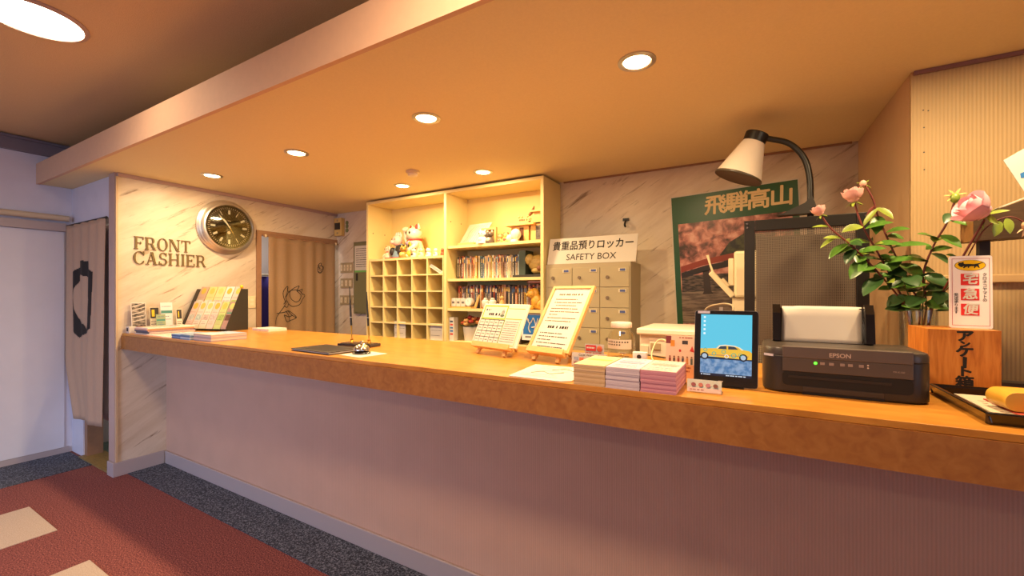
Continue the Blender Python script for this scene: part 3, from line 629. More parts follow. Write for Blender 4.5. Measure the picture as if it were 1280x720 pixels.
rm = B(-3.06, -2.87, 2.9, 2.98, ZT, ZT + .01).build('red_cushion_mat', 'red', bevel=.003, label='flat red mat under the pink-headed figurine on the rack', cat='mat')
pg = thing('dressed_figurine', (-2.987, 3.0, ZT), 'pink rabbit-like figurine in black jacket and blue robe', 'figurine')
def E2(t, nm, c, r, m, rot=None): return MB().ell(c, r, 14, 9, rot).build(nm, m, t, 60)
pf = mat('#eebfae', .5)
MB().lathe([(.07, .0), (.075, .03), (.06, .08), (.04, .13), (.03, .15)], (-2.987, 3.03, ZT), seg=18).build('robe', mat('#7f9cab', .7), pg, 60)
MB().lathe([(.062, .05), (.066, .08), (.05, .125), (.034, .14)], (-2.977, 3.035, ZT + .002), seg=18).build('jacket', 'dark', pg, 60)
E2(pg, 'head', (-3.002, 3.01, ZT + .18), (.052, .05, .055), pf); E2(pg, 'muzzle', (-3.027, 2.97, ZT + .165), (.026, .024, .022), pf)
for dx, a in ((-.03, .25), (.0, .0), (.03, -.3)): E2(pg, 'ear', (-2.997 + dx, 3.02, ZT + .232), (.015, .012, .034), pf, Matrix.Rotation(a, 3, 'Y'))
for s in (-1, 1): E2(pg, 'eye', (-3.007 + s * .02, 2.962, ZT + .19), (.005, .004, .006), 'dark')
for dx in (-.05, .05): E2(pg, 'sleeve', (-2.987 + dx, 2.985, ZT + .075), (.028, .035, .04), 'dark')
def small_animal(name, x, y, z, h, label, c1, c2, ears=True, group=None):
    t = thing(name, (x, y, z), label, 'figurine', group); m1, m2 = mat(c1, .4), mat(c2, .4)
    MB().lathe([(h * .2, 0), (h * .36, .02 * h), (h * .38, h * .2), (h * .3, h * .42), (h * .2, h * .52)], (x, y, z), seg=14).build('body', m1, t, 60)
    E2(t, 'head', (x, y - h * .04, z + h * .7), (h * .3, h * .27, h * .25), m1)
    if ears:
        for s in (-1, 1): E2(t, 'ear', (x + s * h * .2, y, z + h * .93), (h * .09, h * .06, h * .11), m2)
    for s in (-1, 1): E2(t, 'eye', (x + s * h * .11, y - h * .3, z + h * .74), (h * .04, h * .03, h * .05), 'dark')
    E2(t, 'belly', (x, y - h * .25, z + h * .26), (h * .2, h * .14, h * .2), m2)
small_animal('owl_figurine', -2.83, 2.915, ZT, .115, 'small golden-brown owl figurine before the large cat', '#a5772c', '#d7b25c')
small_animal('tiny_figurine', -2.70, 2.915, ZT, .085, 'tiny black and white figurine right of the owl', '#d7cfb8', '#3a332c')
small_animal('tiny_figurine', -2.62, 2.92, ZT, .085, 'tiny yellow and white figurine beside the cat coin', '#e6d9a4', '#d8bb52')
small_animal('tiny_figurine', -2.535, 2.925, ZT, .08, 'tiny white figurine with pink patches near the divider', '#efe3d2', '#d79e8c')
small_animal('tiny_figurine', -2.455, 2.93, ZT, .075, 'tiny white figurine second from the shelf divider', '#eee6d8', '#b9937c')
small_animal('tiny_figurine', -2.375, 2.93, ZT, .07, 'tiny red-brown figurine next to the shelf divider', '#b4643c', '#8c4a3a')

# ---- top right shelf: framed drawing, frame with dolls, wooden house
Z1 = 1.7685
dr = thing('drawing_board', (-2.14, 3.05, Z1), 'white board with faint line drawing leaning at the shelf left', 'picture')
fd = Fr((-2.262, 3.0, Z1 + .012), (.985, -.1, 0), (.32, .36, .88)); MB().fbox(fd, 0, .25, 0, .215, -.006, 0).build('board', mat('#e3cdb6', .6), dr)
mb = MB()
for i in range(6):
    pts = spl([fd.p(.03 + .03 * i, .02, .0012), fd.p(.06 + .025 * i, .08 + .01 * (i % 3), .0012), fd.p(.05 + .03 * i, .13, .0012), fd.p(.09 + .025 * i, .2, .0012)], 5); mb.tube(pts, .0011, 4)
mb.build('pencil_lines', mat('#b09a8c', .7), dr)
B(-2.235, -2.06, 2.945, 2.985, Z1, Z1 + .028).build('stand_rail', 'pine', dr, bevel=.002)
fk = thing('shadow_box', (-1.93, 2.98, Z1), 'small open wooden shadow box standing behind two tiny dolls', 'frame')
for a in ((-2.0, -1.983, 0, .14), (-1.872, -1.855, 0, .14), (-1.9825, -1.8725, .124, .14), (-1.9825, -1.8725, 0, .016)): B(a[0], a[1], 2.97, 2.995, Z1 + a[2], Z1 + a[3]).build('frame_bar', 'pine', fk)
B(-1.9825, -1.8725, 2.99, 2.9945, Z1 + .0165, Z1 + .1235).build('frame_back', mat('#7a5426', .6), fk)
MB().fbox(Fr((-1.93, 2.984, Z1 + .07), (1, 0, 1), (-1, 0, 1)), -.03, .035, -.004, .004, -.004, .004).build('frame_brace', 'pine', fk)
small_animal('doll', -1.945, 2.91, Z1, .115, 'tiny white doll hanging over the shelf edge by the frame', '#efe7da', '#d9ccb8'); small_animal('doll', -1.882, 2.92, Z1, .105, 'tiny dark grey doll beside the white doll', '#5a4c40', '#c8b79a')
small_animal('doll', -1.80, 2.95, Z1, .075, 'tiny orange doll right of the wooden frame', '#d99a62', '#c85a3a'); small_animal('doll', -1.745, 2.95, Z1, .085, 'tiny yellow doll with red base before the wooden house', '#e4c06a', '#c8402c')
wm = thing('white_ornament', (-1.665, 2.93, Z1), 'white round shell-like ornament on the upper shelf', 'ornament')
E2(wm, 'shell', (-1.65, 2.94, Z1 + .062), (.046, .03, .046), 'paper_w'); E2(wm, 'small_shell', (-1.70, 2.93, Z1 + .035), (.028, .022, .03), 'paper_w'); MB().lathe([(.035, 0), (.03, .02)], (-1.66, 2.94, Z1), seg=16).build('foot', 'white', wm, 40)
hs = thing('wooden_house', (-1.55, 3.05, Z1), 'wooden model house with stepped flat roofs on the upper shelf', 'model house')
B(-1.72, -1.56, 2.99, 3.12, Z1, Z1 + .135).build('low_block', 'pine', hs)
B(-1.76, -1.5, 2.955, 3.14, Z1 + .1355, Z1 + .152).build('low_roof', 'pine', hs, bevel=.002)
B(-1.66, -1.54, 2.985, 3.0, Z1 + .1525, Z1 + .195).build('name_board', 'pine', hs)
B(-1.548, -1.41, 3.0, 3.12, Z1, Z1 + .145).build('tall_block_base', 'pine', hs); B(-1.56, -1.405, 2.985, 3.13, Z1 + .1525, Z1 + .168).build('mid_roof', 'pine', hs)
B(-1.515, -1.415, 3.0, 3.12, Z1 + .1685, Z1 + .235).build('tall_block', 'pine', hs); B(-1.545, -1.4, 2.975, 3.14, Z1 + .2355, Z1 + .25).build('top_roof', 'pine', hs, bevel=.002)
B(-1.64, -1.605, 2.986, 2.9895, Z1 + .01, Z1 + .12).build('doorway', mat('#5a2f14', .6), hs); B(-1.50, -1.42, 2.996, 2.9995, Z1 + .02, Z1 + .13).build('photo_panel', mat('#5d5650', .5, noise=.5, nscale=60), hs)
lines(FX((-1.655, 2.985, Z1 + .16)), [(.01, .11, .012)], .014).build('carved_letters', mat('#7a4520', .7), hs)
MB().tube([(-1.56, 3.0, Z1 + .215), (-1.53, 3.0, Z1 + .245), (-1.515, 3.0, Z1 + .285)], [.012, .015, .004], 8).build('bird', mat('#8a5428', .6), hs, 60)
for x in (-1.648, -1.62, -1.57): MB().ell((x, 2.99, Z1 + .205), (.009, .008, .012), 8, 6).build('knob', 'pine', hs, 60)

# ---- books
BC = {'cream': '#d9c49c', 'orange': '#c8743c', 'pale blue': '#8fa6b4', 'dark blue': '#34425f', 'brown': '#7d5836', 'rust red': '#a4472f', 'grey': '#8a7f74', 'tan': '#b88f5e', 'yellow': '#d3aa45', 'teal': '#4f7f86', 'dusty pink': '#c79a88', 'white': '#e8dcc6', 'charcoal': '#403a38', 'lime': '#aeb03c', 'mauve': '#8d6f7c'}
seq1 = ['charcoal', 'brown', 'brown', 'dark blue', 'rust red', 'cream', 'teal', 'dusty pink', 'tan', 'grey', 'dusty pink', 'tan', 'orange', 'cream', 'yellow', 'brown', 'cream', 'teal', 'dark blue', 'pale blue', 'tan', 'cream', 'dusty pink', 'cream', 'tan', 'lime', 'white', 'orange', 'pale blue', 'pale blue', 'rust red', 'cream', 'dusty pink', 'brown', 'mauve', 'charcoal', 'white', 'cream', 'tan', 'grey', 'charcoal', 'dark blue', 'brown', 'pale blue']
seq2 = ['rust red', 'orange', 'grey', 'mauve', 'grey', 'tan', 'charcoal', 'grey', 'rust red', 'dusty pink', 'pale blue', 'grey', 'charcoal', 'cream', 'orange', 'brown', 'dark blue', 'grey', 'dark blue', 'mauve', 'charcoal', 'rust red', 'dark blue', 'brown', 'tan', 'orange', 'tan', 'dusty pink', 'charcoal', 'grey', 'dark blue', 'grey', 'charcoal', 'orange', 'tan', 'charcoal', 'grey', 'brown', 'yellow', 'charcoal', 'dusty pink', 'rust red', 'orange', 'grey', 'dusty pink', 'tan', 'charcoal', 'mauve']
def book_row(seq, x0, x1, z, h, word):
    wd = (x1 - x0) / len(seq); x = x0
    for i, c in enumerate(seq):
        b = wd * random.uniform(.82, 1.0); hh = h * random.uniform(.93, 1.03); yf = 2.985 + random.uniform(-.006, .008)
        t = thing('book', (x + b / 2, 3.04, z), f'{c} book, {ordw(i)} from the left on the {word} book shelf', 'book', f'books on the {word} shelf')
        B(x, x + b, yf, yf + .12, z, z + hh).build('cover', mat(BC[c], .5), t)
        f = FX((x, yf, z)); c2 = random.choice(['#efe3c8', '#2c2826', '#c9b48c', '#b0402c', '#3d5a86', '#e0c36a'])
        patch(f, b * .12, b * .88, hh * .72, hh * .9).build('spine_mark', mat(c2, .5), t)
        lines(Fr((x + b * .3, yf, z), (0, 0, 1), (-1, 0, 0)), [(hh * .12, hh * .66, -b * .35)], b * .35).build('spine_title', mat(random.choice(['#efe6d2', '#2a2420', '#e8d8b0', '#221c1a']), .6), t)
        x += wd
book_row(seq1, -2.262, -1.645, 1.4875, .192, 'upper'); book_row(seq2, -2.25, -1.42, 1.2355, .195, 'lower')
flat = thing('book', (-1.49, 3.03, 1.44), 'red book lying flat on top of the lower row, right end', 'book')
B(-1.56, -1.41, 2.97, 3.1, 1.442, 1.462).build('cover', mat('#b8442e', .5), flat); B(-1.555, -1.412, 2.968, 2.9695, 1.447, 1.457).build('page_block', 'paper', flat)
gb = thing('book', (-1.63, 3.05, 1.4875), 'tall dark green hardback at the right end of the upper row', 'book')
B(-1.642, -1.585, 2.98, 3.12, 1.4875, 1.705).build('cover', mat('#3d4a40', .5), gb); B(-1.638, -1.589, 2.982, 3.118, 1.7052, 1.7065).build('page_block', 'paper', gb)
tr = thing('display_tray', (-1.5, 2.98, 1.4875), 'black flat stand under the yellow stone ornament', 'stand')
B(-1.665, -1.405, 2.92, 2.978, 1.4875, 1.507).build('stand_slab', 'dark', tr, bevel=.002); B(-1.58, -1.405, 2.979, 3.1, 1.4875, 1.512).build('stand_step', 'dark', tr)
rk = thing('stone_ornament', (-1.49, 3.02, 1.512), 'yellowish carved stone ornament on the black stand', 'ornament')
gs = mat('#b79a58', .5, noise=.3, nscale=35, bump=.6, bscale=50)
for nm, c, r in (('stone_body', (-1.49, 3.02, 1.60), (.085, .05, .07)), ('stone_head', (-1.555, 3.0, 1.63), (.04, .035, .045)), ('stone_foot', (-1.49, 3.02, 1.545), (.06, .045, .032))): E2(rk, nm, c, r, gs)
E2(rk, 'stone_hollow', (-1.46, 2.975, 1.56), (.022, .012, .02), mat('#7a4a2c', .6))
# ---- on the third shelf, before the books
Z3 = 1.2355
pc = thing('calendar_clock', (-2.17, 2.93, Z3), 'white block calendar with a small round clock on the book shelf', 'desk calendar')
B(-2.275, -2.06, 2.905, 2.955, Z3, Z3 + .015).build('base', mat('#c99a55', .5), pc)
for i, x in enumerate((-2.268, -2.218, -2.168)):
    b = B(x, x + .045, 2.91, 2.95, Z3 + .0155, Z3 + .085).build('date_block', 'paper_w', pc, bevel=.003); lines(FX((x, 2.91, Z3 + .04)), [(.01, .036, 0)], .018).build('numeral', 'inkb', b)
d = MB().cyl((-2.09, 2.95, Z3 + .055), (0, -1, 0), .036, .042, 28).build('clock_drum', 'paper_w', pc, 40); MB().cyl((-2.09, 2.9078, Z3 + .055), (0, -1, 0), .028, .001, 28).build('clock_face', 'white', d)
B(-2.091, -2.0895, 2.905, 2.9065, Z3 + .055, Z3 + .075).build('clock_hand', 'ink', d)
ws2 = thing('wooden_stake', (-2.02, 2.93, Z3), 'slim leaning wooden stake beside the block calendar', 'ornament')
MB().tube([(-2.035, 2.93, Z3 + .008), (-2.01, 2.93, Z3 + .06), (-1.99, 2.93, Z3 + .115)], [.012, .011, .009], 8).build('stake', 'pine', ws2, 60)
for x, l in ((-1.93, 'tiny white cup ornament left on the book shelf'), (-1.86, 'tiny white lidded ornament right on the book shelf')):
    t = thing('tiny_cup', (x, 2.93, Z3), l, 'ornament'); MB().lathe([(.015, 0), (.03, .02), (.032, .06), (.02, .075)], (x, 2.93, Z3), seg=16).build('cup_body', 'paper_w', t, 60); MB().ell((x, 2.93, Z3 + .082), (.018, .018, .009), 12, 8).build('lid', 'paper_w', t, 60)
wp = thing('wooden_peg_doll', (-1.77, 2.93, Z3), 'pale wooden peg doll on the book shelf', 'ornament')
MB().lathe([(.018, 0), (.02, .05), (.012, .075)], (-1.77, 2.93, Z3), seg=14).build('peg_body', 'pine', wp, 60); MB().ell((-1.77, 2.93, Z3 + .09), (.016, .016, .018), 12, 8).build('peg_head', 'pine', wp, 60)
ln = thing('lion_ornament', (-1.48, 2.94, Z3), 'golden carved lion ornament at the right of the book shelf', 'ornament')
gm = mat('#d5a03c', .4, noise=.25, nscale=60, bump=.5, bscale=90)
for nm, c, r in (('body', (-1.467, 2.95, Z3 + .065), (.05, .035, .06)), ('haunch', (-1.437, 2.945, Z3 + .04), (.03, .03, .04)), ('head', (-1.507, 2.94, Z3 + .125), (.038, .032, .036)), ('mane', (-1.490, 2.952, Z3 + .12), (.044, .03, .048)), ('snout', (-1.534, 2.925, Z3 + .115), (.016, .015, .014)), ('paw', (-1.537, 2.925, Z3 + .02), (.028, .018, .018)), ('paw', (-1.502, 2.92, Z3 + .018), (.022, .018, .018))): E2(ln, nm, c, r, gm)
# ---- under the third shelf
Z4 = .9555
fb = thing('flower_basket', (-2.1, 3.0, Z4), 'small white basket of red and orange flowers low on the shelf', 'flower basket')
MB().lathe([(.06, 0), (.075, .12), (.07, .12), (.055, .01)], (-2.12, 3.0, Z4), seg=20).build('basket', 'paper', fb, 40)
for i in range(16):
    a = i * 2.4; r = .022 * math.sqrt(i); c = V((-2.12 + r * math.cos(a), 3.0 + r * .8 * math.sin(a), Z4 + .145 + .05 * (1 - r / .09) + .012 * (i % 3)))
    b = MB().ell(c, (.024, .024, .017), 9, 6).build('bloom', mat(['#c8552c', '#d98a4c', '#b53f32', '#e0b06a'][i % 4], .6), fb, 60); MB().ell(c + V((0, -.01, .014)), (.008, .008, .006), 7, 5).build('bloom_eye', mat('#6a2f20', .6), b)
for i in range(5):
    a = i * 1.25 + .3; MB().ell((-2.12 + .085 * math.cos(a), 3.0 + .07 * math.sin(a), Z4 + .13), (.03, .018, .006), 8, 5, Matrix.Rotation(a, 3, 'Z')).build('leaf', 'leaf3', fb, 60)
sb_ = thing('spectacle_box', (-2.265, 2.95, Z4), 'narrow white box with blue and red marks beside the basket', 'box')
B(-2.283, -2.235, 2.9, 2.96, Z4, Z4 + .20).build('carton', 'paper_w', sb_)
f = FX((-2.283, 2.9, Z4))
for i, c in enumerate(('#c83a30', '#2f6fb0', '#3d6f9a', '#c94a3a', '#3a4a5a')): patch(f, .008, .04, .05 + i * .027, .065 + i * .027).build('printed_mark', mat(c, .6), sb_)
bs = thing('blue_sticker_sign', (-1.6, 2.9, Z4), 'blue square sign with a white line drawing on the shelf', 'sign')
f = Fr((-1.575, 2.905, 1.02), (1, 0, 0), (0, 0, 1)); B(-1.575, -1.395, 2.9055, 2.91, 1.0, 1.205).build('plate', mat('#efece4', .5), bs)
f = FX((-1.575, 2.9055, 1.0)); patch(f, .012, .168, .045, .195).build('blue_field', 'blue', bs)
mb = MB()
for p in ([(.04, .18), (.07, .13), (.10, .175)], [(.07, .13), (.06, .09), (.075, .06)], [(.10, .175), (.12, .12), (.11, .065), (.145, .06)], [(.03, .155), (.05, .165), (.06, .15)], [(.085, .10), (.12, .11), (.14, .17)]): mb.tube(spl([f.p(a, b, .0015) for a, b in p], 5), .0045, 6)
mb.build('white_drawing', 'paper_w', bs); lines(f, [(.03, .15, .02)], .012).build('caption', 'inkb', bs)
dbx = thing('dark_box', (-1.72, 3.05, Z4), 'dark box in the shade under the book shelf', 'box')
B(-1.86, -1.62, 2.97, 3.14, Z4, Z4 + .16).build('box_body', mat('#4a3a2a', .6), dbx, bevel=.004); B(-1.865, -1.615, 2.965, 3.145, Z4 + .1605, Z4 + .18).build('box_lid', mat('#5a4630', .6), dbx)

# ------------------------------------------------------------------ safety deposit box
sf = thing('safety_box_locker', (-1.05, 3.0, 0), 'beige steel safety box locker beside the cream shelf', 'locker')
LX0, LX1, LY, LT = -1.3695, -.733, 2.9, 1.578
B(LX0, LX1, LY + .006, YB - .002, .10, LT).build('body', 'grey', sf)
B(LX0 + .02, LX1 - .02, LY + .03, YB - .02, .001, .0995).build('plinth', 'dark', sf)
DW = (LX1 - LX0 - .014) / 3; DH = .1445
n = 0
for r in range(9):
    for c in range(3):
        x0 = LX0 + .007 + c * DW; z1 = LT - .03 - r * DH
        d = B(x0 + .003, x0 + DW - .003, LY, LY + .0055, z1 - DH + .004, z1).build('locker_door', mat('#b0a380', .42), sf, bevel=.001)
        MB().cyl((x0 + .055, LY - .0002, z1 - .072), (0, -1, 0), .0115, .009, 14).build('lock', mat('#8a7860', .4, .6), d, 40)
        B(x0 + DW - .075, x0 + DW - .022, LY - .003, LY - .0003, z1 - .034, z1 - .012).build('number_plate', mat('#d8cdb0', .5), d)
        B(x0 + DW - .065, x0 + DW - .028, LY - .0042, LY - .0031, z1 - .031, z1 - .015).build('number_tag', mat('#4a5a94', .5), d)
sp = thing('safety_box_sign', (-1.03, 2.92, LT), 'white SAFETY BOX sign standing on the beige locker', 'sign')
fs = Fr((-1.362, 2.915, LT + .002), (1, .0, 0), (.05, .16, 1)); fs.n = fs.r.cross(fs.u)
MB().fbox(fs, 0, .66, 0, .195, -.004, 0).build('sign_plate', 'paper_w', sp); MB().fbox(Fr((-1.362, 2.915, LT + .0005), (1, 0, 0), (0, 1, 0)), .05, .6, 0.0, .08, 0, .0013).build('sign_foot', 'acrylic', sp)
text('貴重品預りロッカー', .073, Fr(fs.p(.335, .132), fs.r, fs.u), 'ink', sp, offset=.0012, sx=.93); text('SAFETY BOX', .066, Fr(fs.p(.335, .046), fs.r, fs.u), 'inkb', sp, offset=.0004, sx=1.0)

# ------------------------------------------------------------------ poster
po = thing('wall_poster', (-.1, YB, 1.1), 'large green-edged travel poster of pink blossom on the back wall', 'poster')
ra = math.radians(2.7); fp = Fr((-.525, YB - .003, 2.046), (math.cos(ra), 0, math.sin(ra)), (-math.sin(ra), 0, math.cos(ra)))
W_, H_ = .765, 1.06
MB().fbox(fp, 0, W_, -H_, 0, .0005, .002).build('poster_sheet', 'paper', po); fp = Fr(fp.p(0, 0, .002), fp.r, fp.u)
patch(fp, .008, W_ - .008, -H_ + .008, -.008).build('green_field', 'green', po)
fol = ramp_noise('printed_blossom', [(.32, '#43301f'), (.43, '#84524a'), (.53, '#bd7a6c'), (.66, '#dca898')], 17, .35, 9, .4)
patch(fp, .045, W_ - .045, -H_ + .045, -.20, .0009).build('blossom_print', fol, po)
MB().prism([(.30, -.44), (.36, -.36), (.45, -.31), (.56, -.33), (.6, -.42), (.6, -.52), (.45, -.55), (.34, -.52)], fp, .001, .0013).build('dark_grove_print', ramp_noise('printed_grove', [(.4, '#201d14'), (.6, '#4a4a24')], 30, .35), po)
MB().prism([(.05, -.5), (.2, -.46), (.4, -.43), (.72, -.45), (.72, -.49), (.4, -.47), (.2, -.5), (.05, -.54)], fp, .0014, .0017).build('bridge_rail_print', mat('#8f3a24', .35), po)
MB().prism([(.05, -.545), (.2, -.505), (.4, -.475), (.72, -.495), (.72, -.535), (.4, -.515), (.2, -.545), (.05, -.585)], fp, .0014, .0017).build('bridge_girder_print', mat('#2a221c', .35), po)
patch(fp, .05, .72, -.69, -.565, .0011).build('river_print', ramp_noise('printed_river', [(.4, '#2a2822'), (.6, '#6a5a4e')], 26, .35, stretch=(1, 1, 4)), po)
MB().prism([(.19, -.54), (.23, -.54), (.235, -.68), (.25, -.7), (.18, -.7), (.19, -.68)], fp, .0014, .0017).build('bridge_pier_print', mat('#3a2f28', .35), po)
patch(fp, .045, W_ - .045, -.90, -.68, .0012).build('road_print', ramp_noise('printed_road', [(.4, '#5a4d44'), (.6, '#8a7a6a')], 12, .35, stretch=(1, 1, 6)), po)
for i, ch in enumerate('飛騨高山'): text(ch, .138, Fr(fp.p(.285 + i * .127, -.105), fp.r, fp.u), mat('#e0c48e', .5), po, offset=.0034, lift=.0012, shear=.06)

# ================================================================== ON THE COUNTER, left end
C0 = CT + .0005
rk = thing('brochure_rack', (-3.8, 1.78, C0), 'black two-tier brochure rack on the counter below the lettering', 'brochure rack')
a = math.radians(15); RB = V((-3.60, 1.77, C0)); RW = V((math.cos(a), math.sin(a), 0)); RD = V((-math.sin(a), math.cos(a), 0)); RL = .455
RA = RB - RW * RL; side = Fr(RA, RD, (0, 0, 1))            # normal = RD x z = +RW direction
rb = mat('#37322c', .5)
prof = [(0, 0), (.2, 0), (.2, .335), (.135, .335), (.0, .03)]
MB().prism(prof, side, -.004, 0).build('side_panel', rb, rk); MB().prism(prof, side, RL, RL + .004).build('side_panel', rb, rk)
MB().prism([(.19, .0), (.1995, .0), (.1995, .26), (.19, .26)], side, .0005, RL - .0005).build('back_panel', rb, rk)
lean = V((0.135, .305)).normalized()
tu = (RD * lean.x + V((0, 0, 1)) * lean.y)
for k, (d0, z0, hh) in enumerate(((.012, .012, .05), (.07, .125, .05))):
    f = Fr(RA + RD * d0 + V((0, 0, z0)), RW, tu)
    MB().fbox(f, .001, RL - .001, 0, .22 - .02 * k, -.012, -.009).build('tier_panel', rb, rk); MB().fbox(f, .001, RL - .001, -.004, 0, -.009, .012 - .011 * k).build('tier_ledge', rb, rk)
    n = 6 if k == 0 else 5
    cols = ['#d9b69c', '#e0c9b0', '#d8d2b8', '#e2c2ac', '#b9c27a', '#a8867a'] if k == 0 else ['#b99a7c', '#d9c27c', '#dcc68a', '#c6cdbf', '#dab8a6']
    bw = RL / n
    for i in range(n):
        tl = ['terracotta', 'cream', 'pale green', 'rose', 'lime', 'photo-covered'][i] if k == 0 else ['brown', 'golden', 'pale yellow', 'silver-blue', 'pink'][i]
        t = thing('brochure', f.p((i + .5) * bw, 0, 0), f'{tl} leaflet in the {"front" if k == 0 else "rear"} row of the black rack', 'brochure', 'leaflets in the black rack')
        x0, x1 = i * bw + .004, (i + 1) * bw - .004; hh = .24 if k == 0 else .25
        MB().fbox(f, x0, x1, .001, hh, -.006, .0).build('leaflet', mat(cols[i], .5), t)
        q = Fr(f.p(x0, 0, 0), f.r, f.u); w_ = x1 - x0
        MB().prism([(w_ / 2 + .024 * math.cos(b), hh - .04 + .028 * math.sin(b)) for b in [j * PI / 8 for j in range(16)]], q, .0004, .0008).build('round_emblem', mat(['#d9a83c', '#e0b552', '#dcc06a'][i % 3], .5), t)
        patch(q, .006, w_ - .006, hh * .32, hh * .52).build('picture', mat(['#c9c2a8', '#b8c4b0', '#c8ae98', '#d0b8a8', '#9cae5a', '#6a4a3c'][i], .5, noise=.35, nscale=70), t)
        lines(q, [(.008, w_ - .008, hh * .6), (.008, w_ - .02, hh * .25), (.008, w_ - .012, hh * .18)], .004).build('printed_lines', mat('#b08a6c', .6), t)
        if k == 0 and i == 5: patch(q, .004, w_ - .004, hh * .56, hh * .63).build('title_band', mat('#3f8a72', .5), t)
yc = MB().ell(RB + RD * .16 + RW * -.02 + V((0, 0, .352)), (.018, .012, .016), 10, 7).build('yellow_tag', 'yellow', None, 60, label='small yellow tag on the top corner of the black rack', cat='tag')
# cards leaning by the marble wall
def wcard(x, y0, y1, z1, label, col, extra, lean_=.1):
    t = thing('photo_card', (x, (y0 + y1) / 2, C0), label, 'card', 'cards leaning by the marble wall'); f = Fr((x, y0, C0), (0, 1, 0), (-lean_, 0, 1)); h = z1 - C0; w_ = y1 - y0
    MB().fbox(f, 0, w_, 0, h, -.004, 0).build('card', mat(col, .4), t); extra(t, f, w_, h)
def ex1(t, f, w_, h):
    patch(f, .004, w_ - .004, .01, h - .006).build('photo_print', ramp_noise('stair_photo', [(.35, '#2c2824'), (.5, '#6a5f56'), (.65, '#a89a8c')], 26, .35, stretch=(1, 1.5, 3)), t)
    mb = MB()
    for i in range(5): mb.prism([(.006, .08 + i * .028), (w_ - .008, .10 + i * .03), (w_ - .008, .106 + i * .03), (.006, .088 + i * .028)], f, .0008, .0012)
    mb.build('stair_stripes', mat('#c8bcae', .4), t)
def ex2(t, f, w_, h):
    patch(f, .003, w_ - .003, h * .55, h - .004).build('dark_band', 'dark', t); patch(f, .012, w_ * .5, h * .62, h * .9, .0009).build('yellow_block', 'yellow', t); lines(f, [(.006, w_ - .006, h * .4), (.006, w_ - .01, h * .3)], .005).build('printed_lines', 'inkb', t)
def ex3(t, f, w_, h):
    patch(f, .003, w_ - .003, h * .62, h * .72).build('teal_band', mat('#3f7f74', .5), t); lines(f, [(.01, w_ - .01, h * .85), (.01, w_ - .02, h * .5), (.01, w_ - .012, h * .4)], .005).build('printed_lines', mat('#6a7a8c', .6), t)
wcard(-4.06, 1.345, 1.435, 1.292, 'dark stair photo card leaning against marble at the counter end', '#d8cfc4', ex1)
wcard(-4.05, 1.455, 1.515, 1.255, 'small black and yellow card between two taller cards', '#d9c8a8', ex2); wcard(-4.055, 1.525, 1.605, 1.29, 'white card with a teal band leaning at the marble wall', '#dcd8d2', ex3)
wcard(-4.0, 1.475, 1.535, 1.2, 'green-framed leaflet standing before the yellow card', '#8f9c78', ex3); wcard(-4.02, 1.615, 1.655, 1.235, 'narrow pale leaflet right of the teal-banded card', '#e0cdb4', ex2)
sbx = thing('small_box', (-4.06, 1.34, C0), 'tiny white box at the far front corner of the counter', 'box')
B(-4.085, -4.03, 1.318, 1.362, C0, C0 + .05).build('carton', 'paper', sbx, bevel=.002); patch(FX((-4.085, 1.318, C0)), .012, .04, .015, .04).build('printed_mark', 'inkb', sbx)
# magazine pile
zc = C0
for i, (c, dx, dy, h, l) in enumerate((('#e6ded6', 0, 0, .006, 'white magazine at the very bottom of the counter-end pile'), ('#34415a', .004, .006, .012, 'dark blue magazine low in the pile by the marble wall'), ('#3a4a66', -.004, .0, .012, 'slate blue magazine in the middle of the pile'), ('#c9a090', .005, -.004, .010, 'pink-edged magazine near the top of the pile'), ('#efe4d4', 0, .004, .008, 'white-covered magazine topmost of the pile with orange print'))):
    t = thing('magazine', (-3.88, 1.49, zc), l, 'magazine', 'magazines piled by the marble wall')
    x0, x1, y0, y1 = -3.99 + dx, -3.78 + dx, 1.338 + dy, 1.635 + dy
    B(x0, x1, y0, y1, zc, zc + h).build('cover', mat(c, .4), t); B(x1 + .0002, x1 + .001, y0 + .004, y1 - .004, zc + .001, zc + h - .001).build('page_edges', mat(['#e0d8cc', '#d6b4a8', '#cfa294', '#d98a52', '#e8dcc8'][i], .7), t)
    if i == 4:
        f = FZ((x0, y0, zc + h)); lines(f, [(.03, .19, .05 + j * .03) for j in range(7)], .009).build('printed_lines', mat('#8a7c70', .6), t); patch(f, .0, .035, .0, .06).build('red_corner', mat('#c84a2c', .5), t); patch(f, .07, .16, .16, .22).build('cover_picture', mat('#8a94b0', .5, noise=.4, nscale=60), t)
    zc += h + .0004
for i, (x0, x1, y0, y1, l) in enumerate(((-3.765, -3.56, 1.33, 1.6, 'flat white leaflet right beside the magazine pile'), (-3.55, -3.4, 1.325, 1.54, 'flat leaflet between the magazine pile and the blue leaflets'))):
    t = thing('leaflet', ((x0 + x1) / 2, 1.45, C0), l, 'leaflet'); B(x0, x1, y0, y1, C0, C0 + .004).build('sheet', mat('#e9dfd0', .5), t); f = FZ((x0, y0, C0 + .004)); lines(f, [(.02, x1 - x0 - .02, .03 + j * .035) for j in range(6)], .008).build('printed_lines', mat('#b0a090', .6), t)
def stackpile(name, x0, x1, y0, y1, z0, h, n, cols, label, group=None, cat='leaflet stack', top=None, jit=.0015, parts='leaflet_layer'):
    t = thing(name, ((x0 + x1) / 2, (y0 + y1) / 2, z0), label, cat, group); z = z0; k = h / n
    for i in range(n):
        dx, dy = random.uniform(-jit, jit), random.uniform(-jit, jit)
        B(x0 + dx, x1 + dx, y0 + dy, y1 + dy, z, z + k * .93).build(parts, mat(cols[i % len(cols)], .65), t); z += k
    B(x0 + .003, x1 - .003, y0 + .003, y1 - .003, z0, z - k * .1).build('stack_core', mat(cols[0], .8), t)
    return t, z - k * .07
